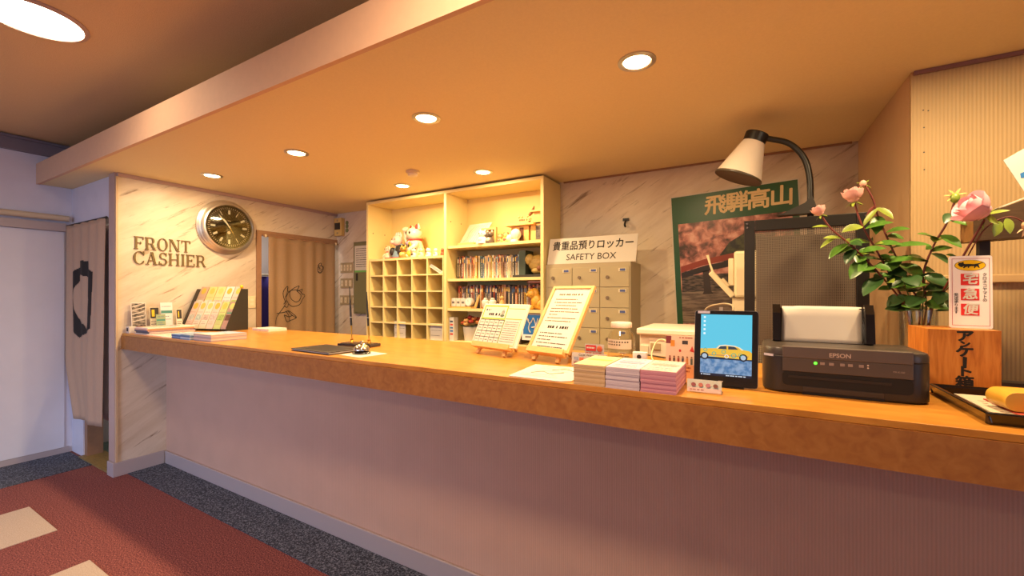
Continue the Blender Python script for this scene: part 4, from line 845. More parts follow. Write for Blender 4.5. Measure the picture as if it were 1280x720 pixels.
t, z = stackpile('leaflet_stack', -3.10, -2.885, 1.335, 1.545, C0, .042, 6, ['#a89a9a', '#d8c2b4', '#c4a898'], 'leaflet stack with blue top, nearest the bell on the left group')
f = FZ((-3.10, 1.335, z)); patch(f, .0, .215, .1, .21).build('blue_cover_print', mat('#9fb6cf', .4), t); patch(f, .02, .19, .02, .09).build('pale_cover_print', mat('#efe8dc', .4), t)
t, z = stackpile('leaflet_stack', -3.375, -3.25, 1.325, 1.48, C0, .03, 4, ['#4a6a94', '#8aa4c4'], 'small blue leaflet stack at the counter front edge'); t, z = stackpile('leaflet_stack', -3.24, -3.115, 1.32, 1.5, C0, .034, 4, ['#8fa0b4', '#c8ccd2', '#5f7896'], 'small grey-blue leaflet stack between two blue stacks')
t, z = stackpile('paper_pile', -3.52, -3.3, 1.93, 2.08, C0, .02, 3, ['#e9dfd0', '#ddd2c2'], 'low pile of white paper right of the black rack', cat='paper'); 

# ---- register folder, pen stand, bell
nb = thing('guest_folder', (-1.95, 1.43, C0), 'black flat guest folder lying at the counter front edge', 'folder')
a = math.radians(-3); ff = Fr((-2.095, 1.345, C0), (math.cos(a), math.sin(a), 0), (-math.sin(a), math.cos(a), 0))
MB().fbox(ff, 0, .32, 0, .2, 0, .004).build('back_cover', 'dark', nb); MB().fbox(ff, .004, .316, .004, .196, .0042, .009).build('page_block', 'paper_w', nb); MB().fbox(ff, -.002, .318, -.001, .201, .0092, .013).build('front_cover', mat('#3a3129', .45), nb, bevel=.001)
MB().fbox(ff, .04, .27, .03, .17, .0132, .0138).build('cover_panel', mat('#2c2520', .4), nb)
bp = thing('bell_mat', (-1.70, 1.47, C0), 'white paper sheet under the desk bell', 'paper')
MB().fbox(Fr((-1.745, 1.365, C0), (math.cos(-.1), math.sin(-.1), 0), (math.sin(.1), math.cos(.1), 0)), 0, .16, 0, .16, 0, .001).build('sheet', 'paper_w', bp)
bl = thing('desk_bell', (-1.685, 1.445, C0 + .0015), 'small chrome reception bell on a black base', 'bell')
bc = (-1.682, 1.445, C0 + .0015)
MB().lathe([(.044, 0), (.044, .006), (.036, .013), (.02, .014)], bc, seg=32).build('bell_base', 'blackgloss', bl, 40)
MB().lathe([(.039, .018), (.038, .026), (.03, .038), (.016, .046), (.004, .048)], bc, seg=32).build('bell_dome', 'chrome', bl, 60)
MB().lathe([(.0045, .048), (.0045, .056), (.008, .057), (.008, .061), (.003, .063)], bc, seg=16).build('bell_button', 'chrome', bl, 40); MB().cyl((bc[0], bc[1], bc[2] + .0142), (0, 0, 1), .008, .0036, 12).build('bell_pillar', 'steel', bl)
ps = thing('pen_stand', (-1.94, 1.62, C0), 'dark double pen stand with two upright black pens', 'pen stand')
a = math.radians(10); fpz = Fr((-2.045, 1.585, C0), (math.cos(a), math.sin(a), 0), (-math.sin(a), math.cos(a), 0))
MB().fbox(fpz, 0, .225, 0, .095, 0, .016).build('stand_base', mat('#2a2a34', .2, coat=.5), ps, bevel=.004); MB().fbox(fpz, .012, .213, .012, .083, .0162, .0185).build('stand_top', mat('#5a4430', .25), ps)
for px_, nm in ((.06, 'left'), (.178, 'right')):
    b0 = fpz.p(px_, .05, .0187)
    MB().lathe([(.012, 0), (.012, .004), (.007, .01), (.009, .02)], b0, seg=14).build('pen_socket', 'gold', ps, 40)
    pn = thing('pen', b0, f'slim black desk pen in the {nm} socket of the pen stand', 'pen'); d = V((-.14, .06, 1)).normalized()
    o0 = b0 + V((0, 0, .021))
    MB().tube([o0, o0 + d * .03, o0 + d * .075], [.002, .0035, .0048], 10).build('gold_tip', 'gold', pn, 40); MB().tube([o0 + d * .0755, o0 + d * .12], [.0055, .0062], 10).build('grip', 'black', pn, 40)
    MB().tube([o0 + d * .1205, o0 + d * .124], .0064, 10).build('pen_ring', 'silver', pn, 40); MB().tube([o0 + d * .1245, o0 + d * .2, o0 + d * (.30 if nm == 'left' else .27)], [.0058, .005, .0022], 10).build('barrel', 'black', pn, 40)

# ---- the two easels with notices
def easel(x, y, ang, board_w, board_h, lean_, zb, label, feet):
    t = thing('table_easel', (x, y, C0), label, 'easel'); a = math.radians(ang); r = V((math.cos(a), math.sin(a), 0)); nb_ = V((-math.sin(a), math.cos(a), 0))   # nb_ points away from the lobby
    u = (nb_ * lean_[0] + V((0, 0, 1)) * lean_[1]).normalized(); f = Fr(V((x, y, zb)), r, u)
    led = Fr(f.p(0, 0), r, V((0, 0, 1)))
    lw = feet / 2 + .035
    MB().fbox(f, -lw, lw, -.016, -.001, -.014, .016).build('ledge', 'pine', t, bevel=.002); MB().fbox(f, -lw, lw, -.016, .010, .0165, .022).build('ledge_lip', 'pine', t, bevel=.001)
    for s in (-1, 1):
        top = f.p(s * feet * .25, board_h * .62, -.018); bot = V((x, y, C0 + .003)) + r * (s * feet / 2) - nb_ * .012
        q = (top - bot).normalized(); fl = Fr(bot, r, q); MB().fbox(fl, -.009, .009, 0, (top - bot).length, -.006, .006).build('front_leg', 'pine', t)
    top = f.p(0, board_h * .58, -.03); bot = V((x, y, C0 + .003)) + nb_ * .17; q = (top - bot).normalized(); MB().fbox(Fr(bot, r, q), -.008, .008, 0, (top - bot).length, -.006, .006).build('rear_leg', 'pine', t)
    MB().fbox(f, -feet * .26, feet * .26, board_h * .55, board_h * .62, -.025, -.013).build('cross_bar', 'pine', t)
    return f
f = easel(-1.10, 1.728, -15, .31, .215, (.095, .2), 1.108, 'small wooden table easel holding the calendar notice', .19)
nt_ = thing('calendar_notice', f.p(0, 0), 'white and lime bath calendar board on the small easel', 'notice board')
MB().fbox(f, -.157, .157, .0005, .222, -.012, .0).build('board', mat('#e9e2cf', .5), nt_, bevel=.002); f = Fr(f.p(-.157, 0, .0), f.r, f.u)
MB().fbox(f, .006, .308, .006, .216, .0002, .001).build('sheet', 'paper_w', nt_)
f = Fr(f.p(0, 0, .001), f.r, f.u)
for a0, a1, b0, b1 in ((.012, .185, .205, .212), (.012, .185, .137, .144), (.012, .019, .1445, .2045), (.178, .185, .1445, .2045), (.19, .30, .1405, .1445), (.19, .30, .195, .198), (.185, .188, .012, .14), (.293, .2955, .012, .1395), (.185, .2955, .008, .011)):
    patch(f, a0, a1, b0, b1).build('lime_rule', 'greenp', nt_)
mb = MB()
for i in range(6): x = .012 + i * .0345; mb.fbox(f, x - .001, x + .001, .012, .134, .0003, .0008)
for j in range(5): z = .012 + j * .0305; mb.fbox(f, .012, .184, z - .0012, z + .0012, .0003, .0009)
mb.build('calendar_grid', 'inkb', nt_)
lines(f, [(.02 + i * .0345, .038 + i * .0345, .026 + j * .0305) for i in range(5) for j in range(4)], .004).build('dates', mat('#5f564a', .6), nt_)
lines(f, [(.03, .065, .182)], .01).build('heading', 'inkb', nt_); lines(f, [(.06, .14, .157)], .013).build('title', 'ink', nt_)
lines(f, [(.195, .285, .125 - i * .011) for i in range(10)], .003).build('small_print', mat('#7a7060', .6), nt_)
mb = MB().prism([(.158 + .014 * math.cos(b), .158 + .007 * math.sin(b)) for b in [j * PI / 10 for j in range(20)]], f, .0006, .0009)
for i in (-1, 0, 1): mb.fbox(f, .1565 + i * .007, .1595 + i * .007, .167, .19 - abs(i) * .006, .0006, .0009)
mb.build('hot_spring_mark', mat('#54604a', .6), nt_)
f = easel(-.785, 1.676, -15, .24, .34, (.195, .285), 1.108, 'wooden table easel holding the tall framed notice', .135)
nt2 = thing('framed_notice', f.p(0, 0), 'tall pine-framed white notice on the larger easel', 'notice board')
fw, fh = .118, .347
for a0, a1, b0, b1 in ((-fw, -fw + .015, .0005, fh), (fw - .015, fw, .0005, fh), (-fw + .0152, fw - .0152, .0005, .0155), (-fw + .0152, fw - .0152, fh - .015, fh)): MB().fbox(f, a0, a1, b0, b1, -.012, .004).build('frame_bar', 'pine', nt2, bevel=.0015)
MB().fbox(f, -fw + .0152, fw - .0152, .0156, fh - .0152, -.01, -.002).build('sheet', 'paper_w', nt2); f = Fr(f.p(0, 0, -.002), f.r, f.u)
lines(f, [(-.065, .07, .296)], .009).build('heading', mat('#5c4c30', .6), nt2)
lines(f, [(-.075, .05, .272), (-.075, .08, .254), (-.06, .06, .238), (-.08, .07, .221), (-.08, .085, .204), (-.08, -.03, .188), (-.08, .08, .170), (-.085, .06, .154)], .0045).build('printed_lines', mat('#6e5628', .6), nt2)
lines(f, [(-.055, .06, .118)], .013).build('subheading', 'ink', nt2); lines(f, [(-.085, .04, .09), (-.085, .075, .073), (-.085, -.01, .056), (-.085, .085, .04), (-.07, .07, .022)], .005).build('lower_lines', mat('#4e4030', .6), nt2)

# ---- laminated sheet, three leaflet stacks, cards
ls_ = thing('laminated_sheet', (-.65, 1.42, C0), 'white laminated sheet with faint drawings lying on the counter edge', 'sheet')
fz = FZ((0, 0, C0)); pol = [(-.765, 1.312), (-.565, 1.311), (-.535, 1.335), (-.53, 1.44), (-.62, 1.585), (-.79, 1.575)]
MB().prism(pol, fz, 0, .0035).build('sheet', 'paper_w', ls_); f = FZ((-.77, 1.32, C0 + .0035))
mb = lines(f, [(.03, .18, .03), (.02, .16, .06), (.03, .17, .14), (.04, .16, .18), (.03, .15, .22)], .006); mb.build('printed_lines', mat('#b9a894', .6), ls_)
mb = MB()
for p in ([(.05, .08), (.08, .12), (.12, .09), (.16, .13)], [(.1, .16), (.14, .2), (.18, .17)]): mb.tube(spl([f.p(a, b, .001) for a, b in p], 5), .0015, 4)
mb.build('line_drawing', mat('#c98a78', .6), ls_)
for (x0, x1, cols, tc, l) in ((-.517, -.412, ['#cfae80', '#d8b98c', '#c9a675'], '#e6d59a', 'cream leaflet stack, leftmost of three on the counter edge'), (-.409, -.304, ['#cfc0c6', '#d8cace', '#c6b6be'], '#d9c8d2', 'pale lavender leaflet stack, middle of three on the edge'), (-.301, -.199, ['#cf8f9c', '#d99aa4', '#c4808e'], '#e6c9bc', 'pink leaflet stack, right of three on the counter edge')):
    t, z = stackpile('leaflet_stack', x0, x1, 1.309, 1.519, C0, .066, 14, cols, l, 'three leaflet stacks on the counter edge', jit=.0012)
    f = FZ((x0, 1.309, z)); B(x0 + .001, x1 - .001, 1.310, 1.518, z + .0002, z + .0012).build('top_sheet', mat(tc, .5), t); f = FZ((x0, 1.309, z + .0012))
    lines(f, [(.015, .09, .02), (.015, .085, .05), (.02, .09, .09), (.015, .08, .14), (.02, .085, .18)], .006).build('printed_lines', mat('#8a7a9c', .6), t); patch(f, .01, .095, .105, .13).build('printed_band', mat('#b9a0c0' if 'lav' in l else '#d8c05c' if 'cream' in l else '#d99a8c', .6), t)
def acrylic(x0, x1, y, z1, label, lean_=.12, body='paper_w'):
    t = thing('card_stand', ((x0 + x1) / 2, y, C0), label, 'card stand'); f = Fr((x0, y, C0), (1, 0, 0), (0, lean_, 1)); h = z1 - C0; w_ = x1 - x0
    MB().fbox(f, 0, w_, 0, h, -.002, 0).build('acrylic_front', 'acrylic', t); MB().fbox(f, .002, w_ - .002, .003, h - .002, -.004, -.0022).build('card', body, t)
    MB().fbox(Fr((x0, y, C0), (1, 0, 0), (0, 1, 0)), 0, w_, .008, .05, 0, .002).build('acrylic_foot', 'acrylic', t)
    return t, Fr(f.p(0, 0, .0001), f.r, f.u), w_, h
t, f, w_, h = acrylic(-.655, -.505, 1.63, 1.122, 'clear stand with a white credit card notice behind the cream stack')
text('Cards Welcome!!', .012, Fr(f.p(w_ / 2, h - .011), f.r, f.u), 'ink', t); lines(f, [(.06, .14, .03), (.06, .13, .02), (.02, .12, .008)], .003).build('printed_lines', mat('#8a8078', .6), t)
for i, (a0, b0, c) in enumerate(((.012, .026, '#8c93a8'), (.035, .026, '#d0704a'), (.012, .008, '#8a5a5a'), (.035, .008, '#4f62a0'))): patch(f, a0, a0 + .018, b0, b0 + .012).build('card_logo', mat(c, .5), t)
t, f, w_, h = acrylic(-.62, -.535, 1.69, 1.152, 'small clear stand with a red and white card behind the credit card notice', .05)
patch(f, .006, .05, h - .03, h - .006).build('red_band', 'red', t); lines(f, [(.01, .045, h - .02)], .006).build('white_print', 'paper_w', t); lines(f, [(.008, .075, h - .042)], .006).build('printed_lines', mat('#b0503c', .6), t); MB().ell(f.p(.065, h - .02, .001), (.012, .002, .012), 12, 8).build('red_figure', mat('#c8603c', .5), t)
t, f, w_, h = acrylic(-.18, -.082, 1.372, 1.106, 'small clear stand with a pale green card before the tablet', .2, mat('#e3ead8', .5))
for i, c in enumerate(('#9a5a5c', '#c07868', '#c98a92', '#8a5a4a')): MB().prism([(.02 + i * .02 + .0065 * math.cos(b), h * .58 + .006 * math.sin(b)) for b in [j * PI / 6 for j in range(12)]], f, .0003, .0006).build('printed_dot', mat(c, .5), t)
patch(f, .004, w_ - .004, .004, .016).build('pink_band', mat('#e6cfc4', .5), t); lines(f, [(.01, .05, .008)], .004).build('printed_lines', mat('#b08c80', .6), t)

# ---- jar
jr = thing('glass_jar', (-.528, 1.925, C0), 'clear glass jar with white lid and paper label', 'jar'); jc = (-.528, 1.925, C0)
MB().lathe([(.045, .0), (.058, .003), (.061, .012), (.061, .09), (.055, .112), (.042, .128), (.040, .142)], jc, seg=32).build('jar_glass', 'glass', jr, 60)
MB().lathe([(.041, .1425), (.046, .143), (.047, .147), (.047, .163), (.044, .167)], jc, seg=32).build('lid', mat('#e6ddd0', .4), jr, 40)
mb = MB(); n = 16
for i in range(n + 1): 
    b = math.radians(-150 + 120 * i / n); mb.v += [V((jc[0] + .0618 * math.cos(b), jc[1] + .0618 * math.sin(b), jc[2] + z)) for z in (.05, .092)]
mb.f = [(2 * i, 2 * i + 2, 2 * i + 3, 2 * i + 1) for i in range(n)]; lb = mb.build('paper_label', 'paper_w', jr, 60)
mb = MB()
for r_, z0 in ((0, .078), (1, .066)):
    for i in range(9 - 3 * r_):
        b = math.radians(-140 + 11 * i); b2 = b + math.radians(6); mb.add([V((jc[0] + .0622 * math.cos(q), jc[1] + .0622 * math.sin(q), jc[2] + z)) for q, z in ((b, z0), (b2, z0), (b2, z0 + .006), (b, z0 + .006))], [(0, 1, 2, 3)])
mb.build('label_print', 'inkb', lb)
for i in range(7):
    b = i * .9; MB().cyl((jc[0] + .03 * math.cos(b), jc[1] + .03 * math.sin(b), jc[2] + .004 + .0022 * (i % 3)), (0, 0, 1), .011, .002, 14).build('coin', 'steel' if i % 2 else 'gold', jr)
es = thing('eraser_tag', (-.36, 1.6, C0), 'tiny white rounded tag behind the lavender stack', 'tag')
MB().prism(rrect(-.385, -.335, 1.545, 1.575, .01), FZ((0, 0, C0)), 0, .085).build('tag_body', 'white', es, 40); MB().cyl((-.36, 1.5445, C0 + .07), (0, -1, 0), .008, .001, 12).build('tag_dot', 'dark', es)

# ---- illustrated booklet holder
bx = thing('booklet_holder', (-.23, 1.6, C0), 'cream illustrated booklet box left of the tablet', 'booklet box')
f = Fr((-.279, 1.6, C0), (1, -.02, 0), (0, .08, 1)); MB().fbox(f, 0, .098, 0, .146, -.03, 0).build('carton', mat('#e6cdb4', .6), bx)
patch(f, 0, .098, 0, .045).build('tan_base_print', mat('#cf9a6c', .6), bx); patch(f, 0, .03, 0, .012, .0009).build('red_corner', 'red', bx)
patch(f, .0, .018, .118, .145).build('maroon_print', mat('#7a2c34', .6), bx); patch(f, .016, .03, .108, .13, .0009).build('orange_print', mat('#d98f2c', .6), bx); patch(f, .055, .074, .117, .13).build('dark_badge', mat('#3d3538', .6), bx)
MB().prism([(.088, .112), (.096, .09), (.08, .094)], f, .0005, .0009).build('red_skirt', 'red', bx); MB().prism([(.048 + .004 * math.cos(b), .094 + .005 * math.sin(b)) for b in [j * PI / 6 for j in range(12)]], f, .0005, .0009).build('red_emblem', 'red', bx)
for i, c in enumerate(('#8a3a34', '#5a5048', '#9c4438', '#4a4a58', '#c98a4c', '#55605a')):
    x = .014 + i * .0145; fg = MB().fbox(f, x - .0035, x + .0035, .047, .068, .0005, .001).build('printed_figure', mat(c, .6), bx); MB().prism([(x + .0032 * math.cos(b), .072 + .0032 * math.sin(b)) for b in [j * PI / 4 for j in range(8)]], f, .0005, .001).build('printed_head', mat('#8a5a40', .6), fg)
lines(f, [(.04, .085, .032), (.045, .08, .02)], .006).build('printed_lines', mat('#8a4a34', .6), bx); lines(f, [(.045, .09, .138)], .004).build('heading', mat('#b0604c', .6), bx)

# ================================================================== office machines behind the counter
wmn = thing('white_office_machine', (-.35, 2.3, .7355), 'cream desktop office printer behind the jar and booklet box', 'office machine')
B(-.505, -.135, 2.175, 2.55, .7357, 1.155).build('body', 'machine', wmn, bevel=.008); B(-.515, -.125, 2.15, 2.56, 1.1555, 1.188).build('top_lid', 'machine', wmn, bevel=.008)
B(-.455, -.2, 2.168, 2.1745, .86, 1.128).build('front_cover', mat('#e2d6bf', .4), wmn, bevel=.004); B(-.455, -.2, 2.166, 2.1745, 1.1285, 1.14).build('cover_lip', mat('#f0e6d2', .35), wmn)
B(-.448, -.40, 2.160, 2.1675, 1.085, 1.115).build('latch', 'greyd', wmn); B(-.36, -.335, 2.160, 2.1675, 1.06, 1.09).build('side_button', 'greyd', wmn); B(-.50, -.46, 2.166, 2.1745, .95, 1.1).build('side_panel', mat('#d8ccb4', .4), wmn)
cbk = MB().tube(spl([(-.52, 2.13, 1.10), (-.5, 2.09, 1.07), (-.42, 2.05, C0 + .006), (-.32, 2.0, C0 + .005), (-.2, 1.97, C0 + .005), (-.12, 2.02, C0 + .005), (-.08, 2.095, C0 + .03), (-.085, 2.13, 1.14), (-.05, 2.14, 1.18)], 6), .0035, 8).build('cable', 'black', None, 60, label='thin black cable running behind the booklet box', cat='cable')
cbw = MB().tube(spl([(-.30, 1.72, C0 + .004), (-.36, 1.85, C0 + .004), (-.4, 1.95, C0 + .02), (-.39, 2.0, C0 + .075), (-.35, 1.98, C0 + .09), (-.31, 1.93, C0 + .05), (-.29, 1.85, C0 + .004), (-.27, 1.75, C0 + .004)], 6), .003, 8).build('cable', mat('#e6d6a8', .5), None, 60, label='looped cream cable behind the pink leaflet stack', cat='cable')

# ---- tablet
tb = thing('tablet_computer', (-.085, 1.5, C0), 'black tablet standing upright showing a yellow car wallpaper', 'tablet')
ft = Fr((-.173, 1.495, C0 + .004), (1, .02, 0), (.01, .10, 1)); TW, TH = .18, .238
MB().prism(rrect(0, TW, 0, TH, .008), ft, -.008, 0).build('tablet_body', mat('#1a1716', .25), tb, 40); MB().prism(rrect(-.0015, TW + .0015, -.0015, TH + .0015, .009), ft, -.01, -.0081).build('back_shell', 'silver', tb, 40)
B(-.14, -.03, 1.49, 1.58, C0, C0 + .003).build('tablet_foot', 'black', tb); MB().fbox(Fr((-.12, 1.575, C0 + .0035), (1, 0, 0), (0, -.33, 1)), 0, .07, 0, .15, -.003, 0).build('tablet_strut', 'black', tb)
SW0, SW1, SH0, SH1 = .018, .164, .03, .226
def em(h, e=.95):                              # a lit display: black glass that glows
    k = ('screen', h, e)
    if k not in MATS:
        m = bpy.data.materials.new('screen_' + h.lstrip('#')); m.use_nodes = True; b = m.node_tree.nodes['Principled BSDF']
        b.inputs['Base Color'].default_value = (.01, .01, .01, 1); b.inputs['Roughness'].default_value = .25; b.inputs['Emission Color'].default_value = hexc(h); b.inputs['Emission Strength'].default_value = e; MATS[k] = m
    return MATS[k]
sc = patch(ft, SW0, SW1, SH0, SH1, .0004).build('screen', em('#5cc4e0'), tb); sc['label'] = 'glowing screen with a cyan wall'
fsx = Fr(ft.p(SW0, SH0, .0006), ft.r, ft.u); sw, sh_ = SW1 - SW0, SH1 - SH0
patch(fsx, 0, sw, 0, sh_ * .295, .0001).build('blue_ground', ramp_noise('screen_ground', [(.4, '#2a5690'), (.6, '#7ea8d0')], 60, .3), sc); bpy.data.materials['screen_ground'].node_tree.nodes['Principled BSDF'].inputs['Emission Color'].default_value = hexc('#4a80b8'); bpy.data.materials['screen_ground'].node_tree.nodes['Principled BSDF'].inputs['Emission Strength'].default_value = .55
patch(fsx, 0, sw, sh_ * .272, sh_ * .305, .0003).build('car_shadow', em('#23304a', .6), sc); patch(fsx, 0, sw, 0, .0075, .0004).build('task_bar', em('#16223c', .6), sc)
def S_(pts): return [(sw * a / 345, sh_ * b / 480) for a, b in pts]
MB().prism(S_([(0, 150), (20, 148), (60, 150), (300, 138), (345, 140), (345, 190), (330, 205), (290, 212), (268, 228), (235, 240), (170, 245), (130, 240), (108, 215), (60, 212), (0, 208)]), fsx, .0005, .0008).build('car_body', em('#e8b43c', 1.0), sc)
MB().prism(S_([(110, 214), (132, 240), (170, 246), (235, 241), (268, 229), (292, 210), (280, 208), (255, 230), (180, 238), (140, 232), (118, 212)]), fsx, .0009, .0011).build('car_roof', em('#e9dcc0', 1.0), sc)
MB().prism(S_([(120, 212), (138, 232), (178, 236), (180, 210)]), fsx, .0009, .0012).build('car_window', em('#3a4654', .7), sc); MB().prism(S_([(190, 210), (190, 235), (232, 233), (258, 212)]), fsx, .0009, .0012).build('car_window', em('#3a4654', .7), sc)
patch(fsx, 0, sw * .94, sh_ * .33, sh_ * .345, .0009).build('car_side_line', em('#c98a5c', .9), sc)
def ringp(c, r0, r1, m, nm):
    mb = MB(); n = 20
    for i in range(n):
        q = [(c[0] + r * math.cos(b), c[1] + r * math.sin(b)) for b, r in ((2 * PI * i / n, r0), (2 * PI * (i + 1) / n, r0), (2 * PI * (i + 1) / n, r1), (2 * PI * i / n, r1))]; mb.add([fsx.p(*x, .0014) for x in q], [(3, 2, 1, 0)])
    return mb.build(nm, m, sc)
for c in (30, 290):
    cx, cz = sw * c / 345, sh_ * 152 / 480; MB().prism([(cx + .0115 * math.cos(b), cz + .0115 * math.sin(b)) for b in [j * PI / 10 for j in range(20)]], fsx, .0012, .0013).build('car_tyre', em('#1b1e28', .5), sc); ringp((cx, cz), .0, .0075, em('#b4c4d4', .9), 'wheel_rim')
for c, z, r in ((35, 200, .006), (95, 172, .0065), (160, 190, .0065), (228, 165, .0075), (270, 172, .005)): ringp((sw * c / 345, sh_ * z / 480), r * .7, r, em('#3fae94', .9), 'flower_print')
ringp((sw * 180 / 345, sh_ * 155 / 480), .004, .006, em('#f0e8dc', 1.), 'flower_print')
for i in range(5): patch(fsx, .008, .014, sh_ - .012 - i * .0132, sh_ - .006 - i * .0132, .0004).build('desktop_icon', em('#dff2f6', 1.), sc)
lines(Fr(fsx.p(0, .002, .0006), fsx.r, fsx.u), [(.003, .03, 0), (.075, .13, 0)], .003).build('task_icons', em('#cfdcea', .9), sc)
patch(ft, .008, .044, TH - .009, TH - .001, .0005).build('sticker', mat('#c9c9d8', .5), tb); patch(ft, .072, .085, .012, .016).build('maker_mark', mat('#a8a4a0', .4), tb); B(-.10, -.09, 1.525, 1.535, C0 + .238, C0 + .252).build('cable_plug', mat('#b8aa94', .4), tb)
cbt = MB().tube(spl([(-.06, 1.535, 1.305), (-.065, 1.55, 1.322), (-.10, 1.57, 1.325), (-.15, 1.6, 1.30), (-.16, 1.66, 1.2), (-.15, 1.72, C0 + .004), (-.1, 1.8, C0 + .004)], 6), .003, 8).build('cable', 'greyd', None, 60, label='grey cable looping over the top of the tablet', cat='cable')

# ---- inkjet printer
ip = thing('inkjet_printer', (.216, 1.62, C0), 'black inkjet printer with a sheet of paper in its rear feed', 'printer')
PL, PR, PF, PBk, PZ = .022, .41, 1.512, 1.735, C0 + .138
body = mat('#2b2622', .38, noise=.05, nscale=300); pan = mat('#4d443e', .45)
def outline(i=0.): 
    o = []
    for x, y, r, a0 in ((PR, PBk, .02, 0), (PL, PBk, .02, 90), (PL, PF, .05, 180), (PR, PF, .05, 270)):
        cx = x - r if x == PR else x + r; cy = y - r if y == PBk else y + r
        o += [(cx + (r - i) * math.cos(math.radians(a0 + 90 * k / 8)), cy + (r - i) * math.sin(math.radians(a0 + 90 * k / 8))) for k in range(9)]
    return o
def ringstack(levels):
    mb = MB(); n = len(outline())
    for i, z in levels: mb.v += [V((a, b, z)) for a, b in outline(i)]
    for l in range(len(levels) - 1): mb.f += [(l * n + k, l * n + (k + 1) % n, (l + 1) * n + (k + 1) % n, (l + 1) * n + k) for k in range(n)]
    mb.f += [tuple(range(n))[::-1], tuple(range((len(levels) - 1) * n, len(levels) * n))]
    return mb
ringstack([(.006, C0), (.0, C0 + .006), (.0, PZ - .03), (.0015, PZ - .028)]).build('lower_body', body, ip, 35)
ringstack([(.0012, PZ - .0275), (.0, PZ - .026), (.0, PZ - .012), (.004, PZ - .004), (.014, PZ)]).build('upper_lid', mat('#3f3833', .35), ip, 35)
fp_ = FX((PL, PF, C0))
MB().fbox(fp_, .05, .345, .106, .139, -.02, .0035).build('lid_flap', mat('#5a504a', .42), ip, bevel=.002); MB().fbox(fp_, .05, .345, .066, .1055, -.01, .003).build('control_panel', pan, ip, bevel=.0015)
MB().prism(rrect(.05, .345, .024, .0655, .012), fp_, -.01, .0012).build('output_slot', mat('#060504', .7), ip); MB().fbox(fp_, .065, .30, .046, .054, .0014, .003).build('slot_rollers', mat('#1d1916', .5), ip)
MB().fbox(fp_, .10, .285, .008, .0235, -.01, .0022).build('output_tray', mat('#322c28', .45), ip, bevel=.001); MB().fbox(fp_, .10, .285, .0005, .0075, -.01, .001).build('tray_gap', mat('#0d0b0a', .6), ip)
text('EPSON', .0165, Fr(fp_.p(.188, .119, .0036), fp_.r, fp_.u), mat('#b8a698', .35), ip, offset=.0004, name='brand_lettering'); text('PX-K150', .0065, Fr(fp_.p(.315, .084, .0031), fp_.r, fp_.u), mat('#a89888', .4), ip)
MB().cyl(fp_.p(.131, .094, .0031), (0, -1, 0), .0038, .001, 14).build('power_light', mat('#38e020', .3, emit=7), ip)
for x in (.142, .163, .188, .206, .23): MB().fbox(fp_, x, x + .011, .09, .098, .0031, .0045).build('button', mat('#8f8078', .4), ip, bevel=.0015)
for z in (.09, .097): MB().cyl(fp_.p(.25, z, .0031), (0, -1, 0), .0022, .0006, 10).build('status_light', mat('#c9b8a6', .4), ip)
MB().fbox(Fr((PL + .006, PF + .0245, C0), (.78, -.62, 0), (0, 0, 1)), -.001, .03, .106, .113, .0032, .0042).build('name_sticker', mat('#b9b4c6', .5), ip)
fr_ = Fr((.072, 1.672, PZ + .0005), (1, 0, 0), (0, .22, 1))
MB().fbox(fr_, -.02, .245, 0, .115, -.012, -.008).build('paper_support', 'blackgloss', ip, bevel=.003)
for x0 in (-.02, .222): MB().prism([(0, 0), (.05, 0), (.052, .105), (.045, .118), (.03, .118), (.012, .09)], Fr(fr_.p(x0, 0, .02), (0, 1, 0), (0, 0, 1)), 0, .022).build('paper_guide', 'blackgloss', ip)
psx = thing('printer_paper', fr_.p(.1, 0), 'curled white sheet standing in the rear feed of the inkjet printer', 'paper')
mb = MB(); nu, nv = 14, 10
def pp(u, v):
    x = .004 + .212 * u + .004 * v; z = .118 * v; c = -.006 + .010 * v * (1 - u) - .02 * max(0, v - .8) ** 1.0 * 3 * (1 if u < .2 else .4)
    return fr_.p(x, z + .002, c + .004 * math.sin(u * PI) * v)
cloth('sheet', pp, nu, nv, 'paper', psx, thick=.0012)

# ---- perforated panel, telephone, desk lamp (on the inner desk)
ms = thing('mesh_panel', (.18, 2.2, .7355), 'black-framed perforated metal panel standing behind the inkjet printer', 'mesh panel')
MX0, MX1, MY, MT = -.042, .402, 2.2, 1.69
B(MX0, MX0 + .042, MY, MY + .022, .76, MT).build('frame_post', 'black', ms, bevel=.002); B(MX1 - .042, MX1, MY, MY + .022, .76, MT).build('frame_post', 'black', ms, bevel=.002)
B(MX0 + .0425, MX1 - .0425, MY, MY + .022, MT - .048, MT).build('frame_rail', 'black', ms, bevel=.002); B(MX0 + .0425, MX1 - .0425, MY, MY + .022, .76, .80).build('frame_rail', 'black', ms)
B(MX0 + .0425, MX1 - .0425, MY + .008, MY + .0095, .8005, MT - .0485).build('perforated_sheet', 'grill', ms)
B(MX0 - .02, MX1 + .02, MY - .06, MY + .085, .7357, .7595).build('panel_foot', 'black', ms)
for x in (MX0 + .012, MX1 - .012):
    for z in (MT - .015, MT - .032): MB().cyl((x, MY - .0005, z), (0, -1, 0), .0045, .003, 10).build('bolt', 'steel', ms)
mon = thing('monitor_back', (.18, 2.32, .76), 'dark monitor seen through the perforated panel', 'monitor')
B(MX0 + .05, MX1 - .03, 2.262, 2.29, 1.12, 1.62).build('monitor_shell', mat('#3c342d', .5), mon, bevel=.01); B(.12, .24, 2.291, 2.33, 1.25, 1.45).build('monitor_mount', 'dark', mon); B(.15, .21, 2.331, 2.36, .7597, 1.40).build('monitor_stem', 'dark', mon)
B(MX0 + .055, MX1 - .035, 2.257, 2.2615, 1.54, 1.615).build('monitor_vent', mat('#2c2622', .6), mon); B(.05, .30, 2.292, 2.365, .7357, .7595).build('monitor_foot', 'dark', mon)
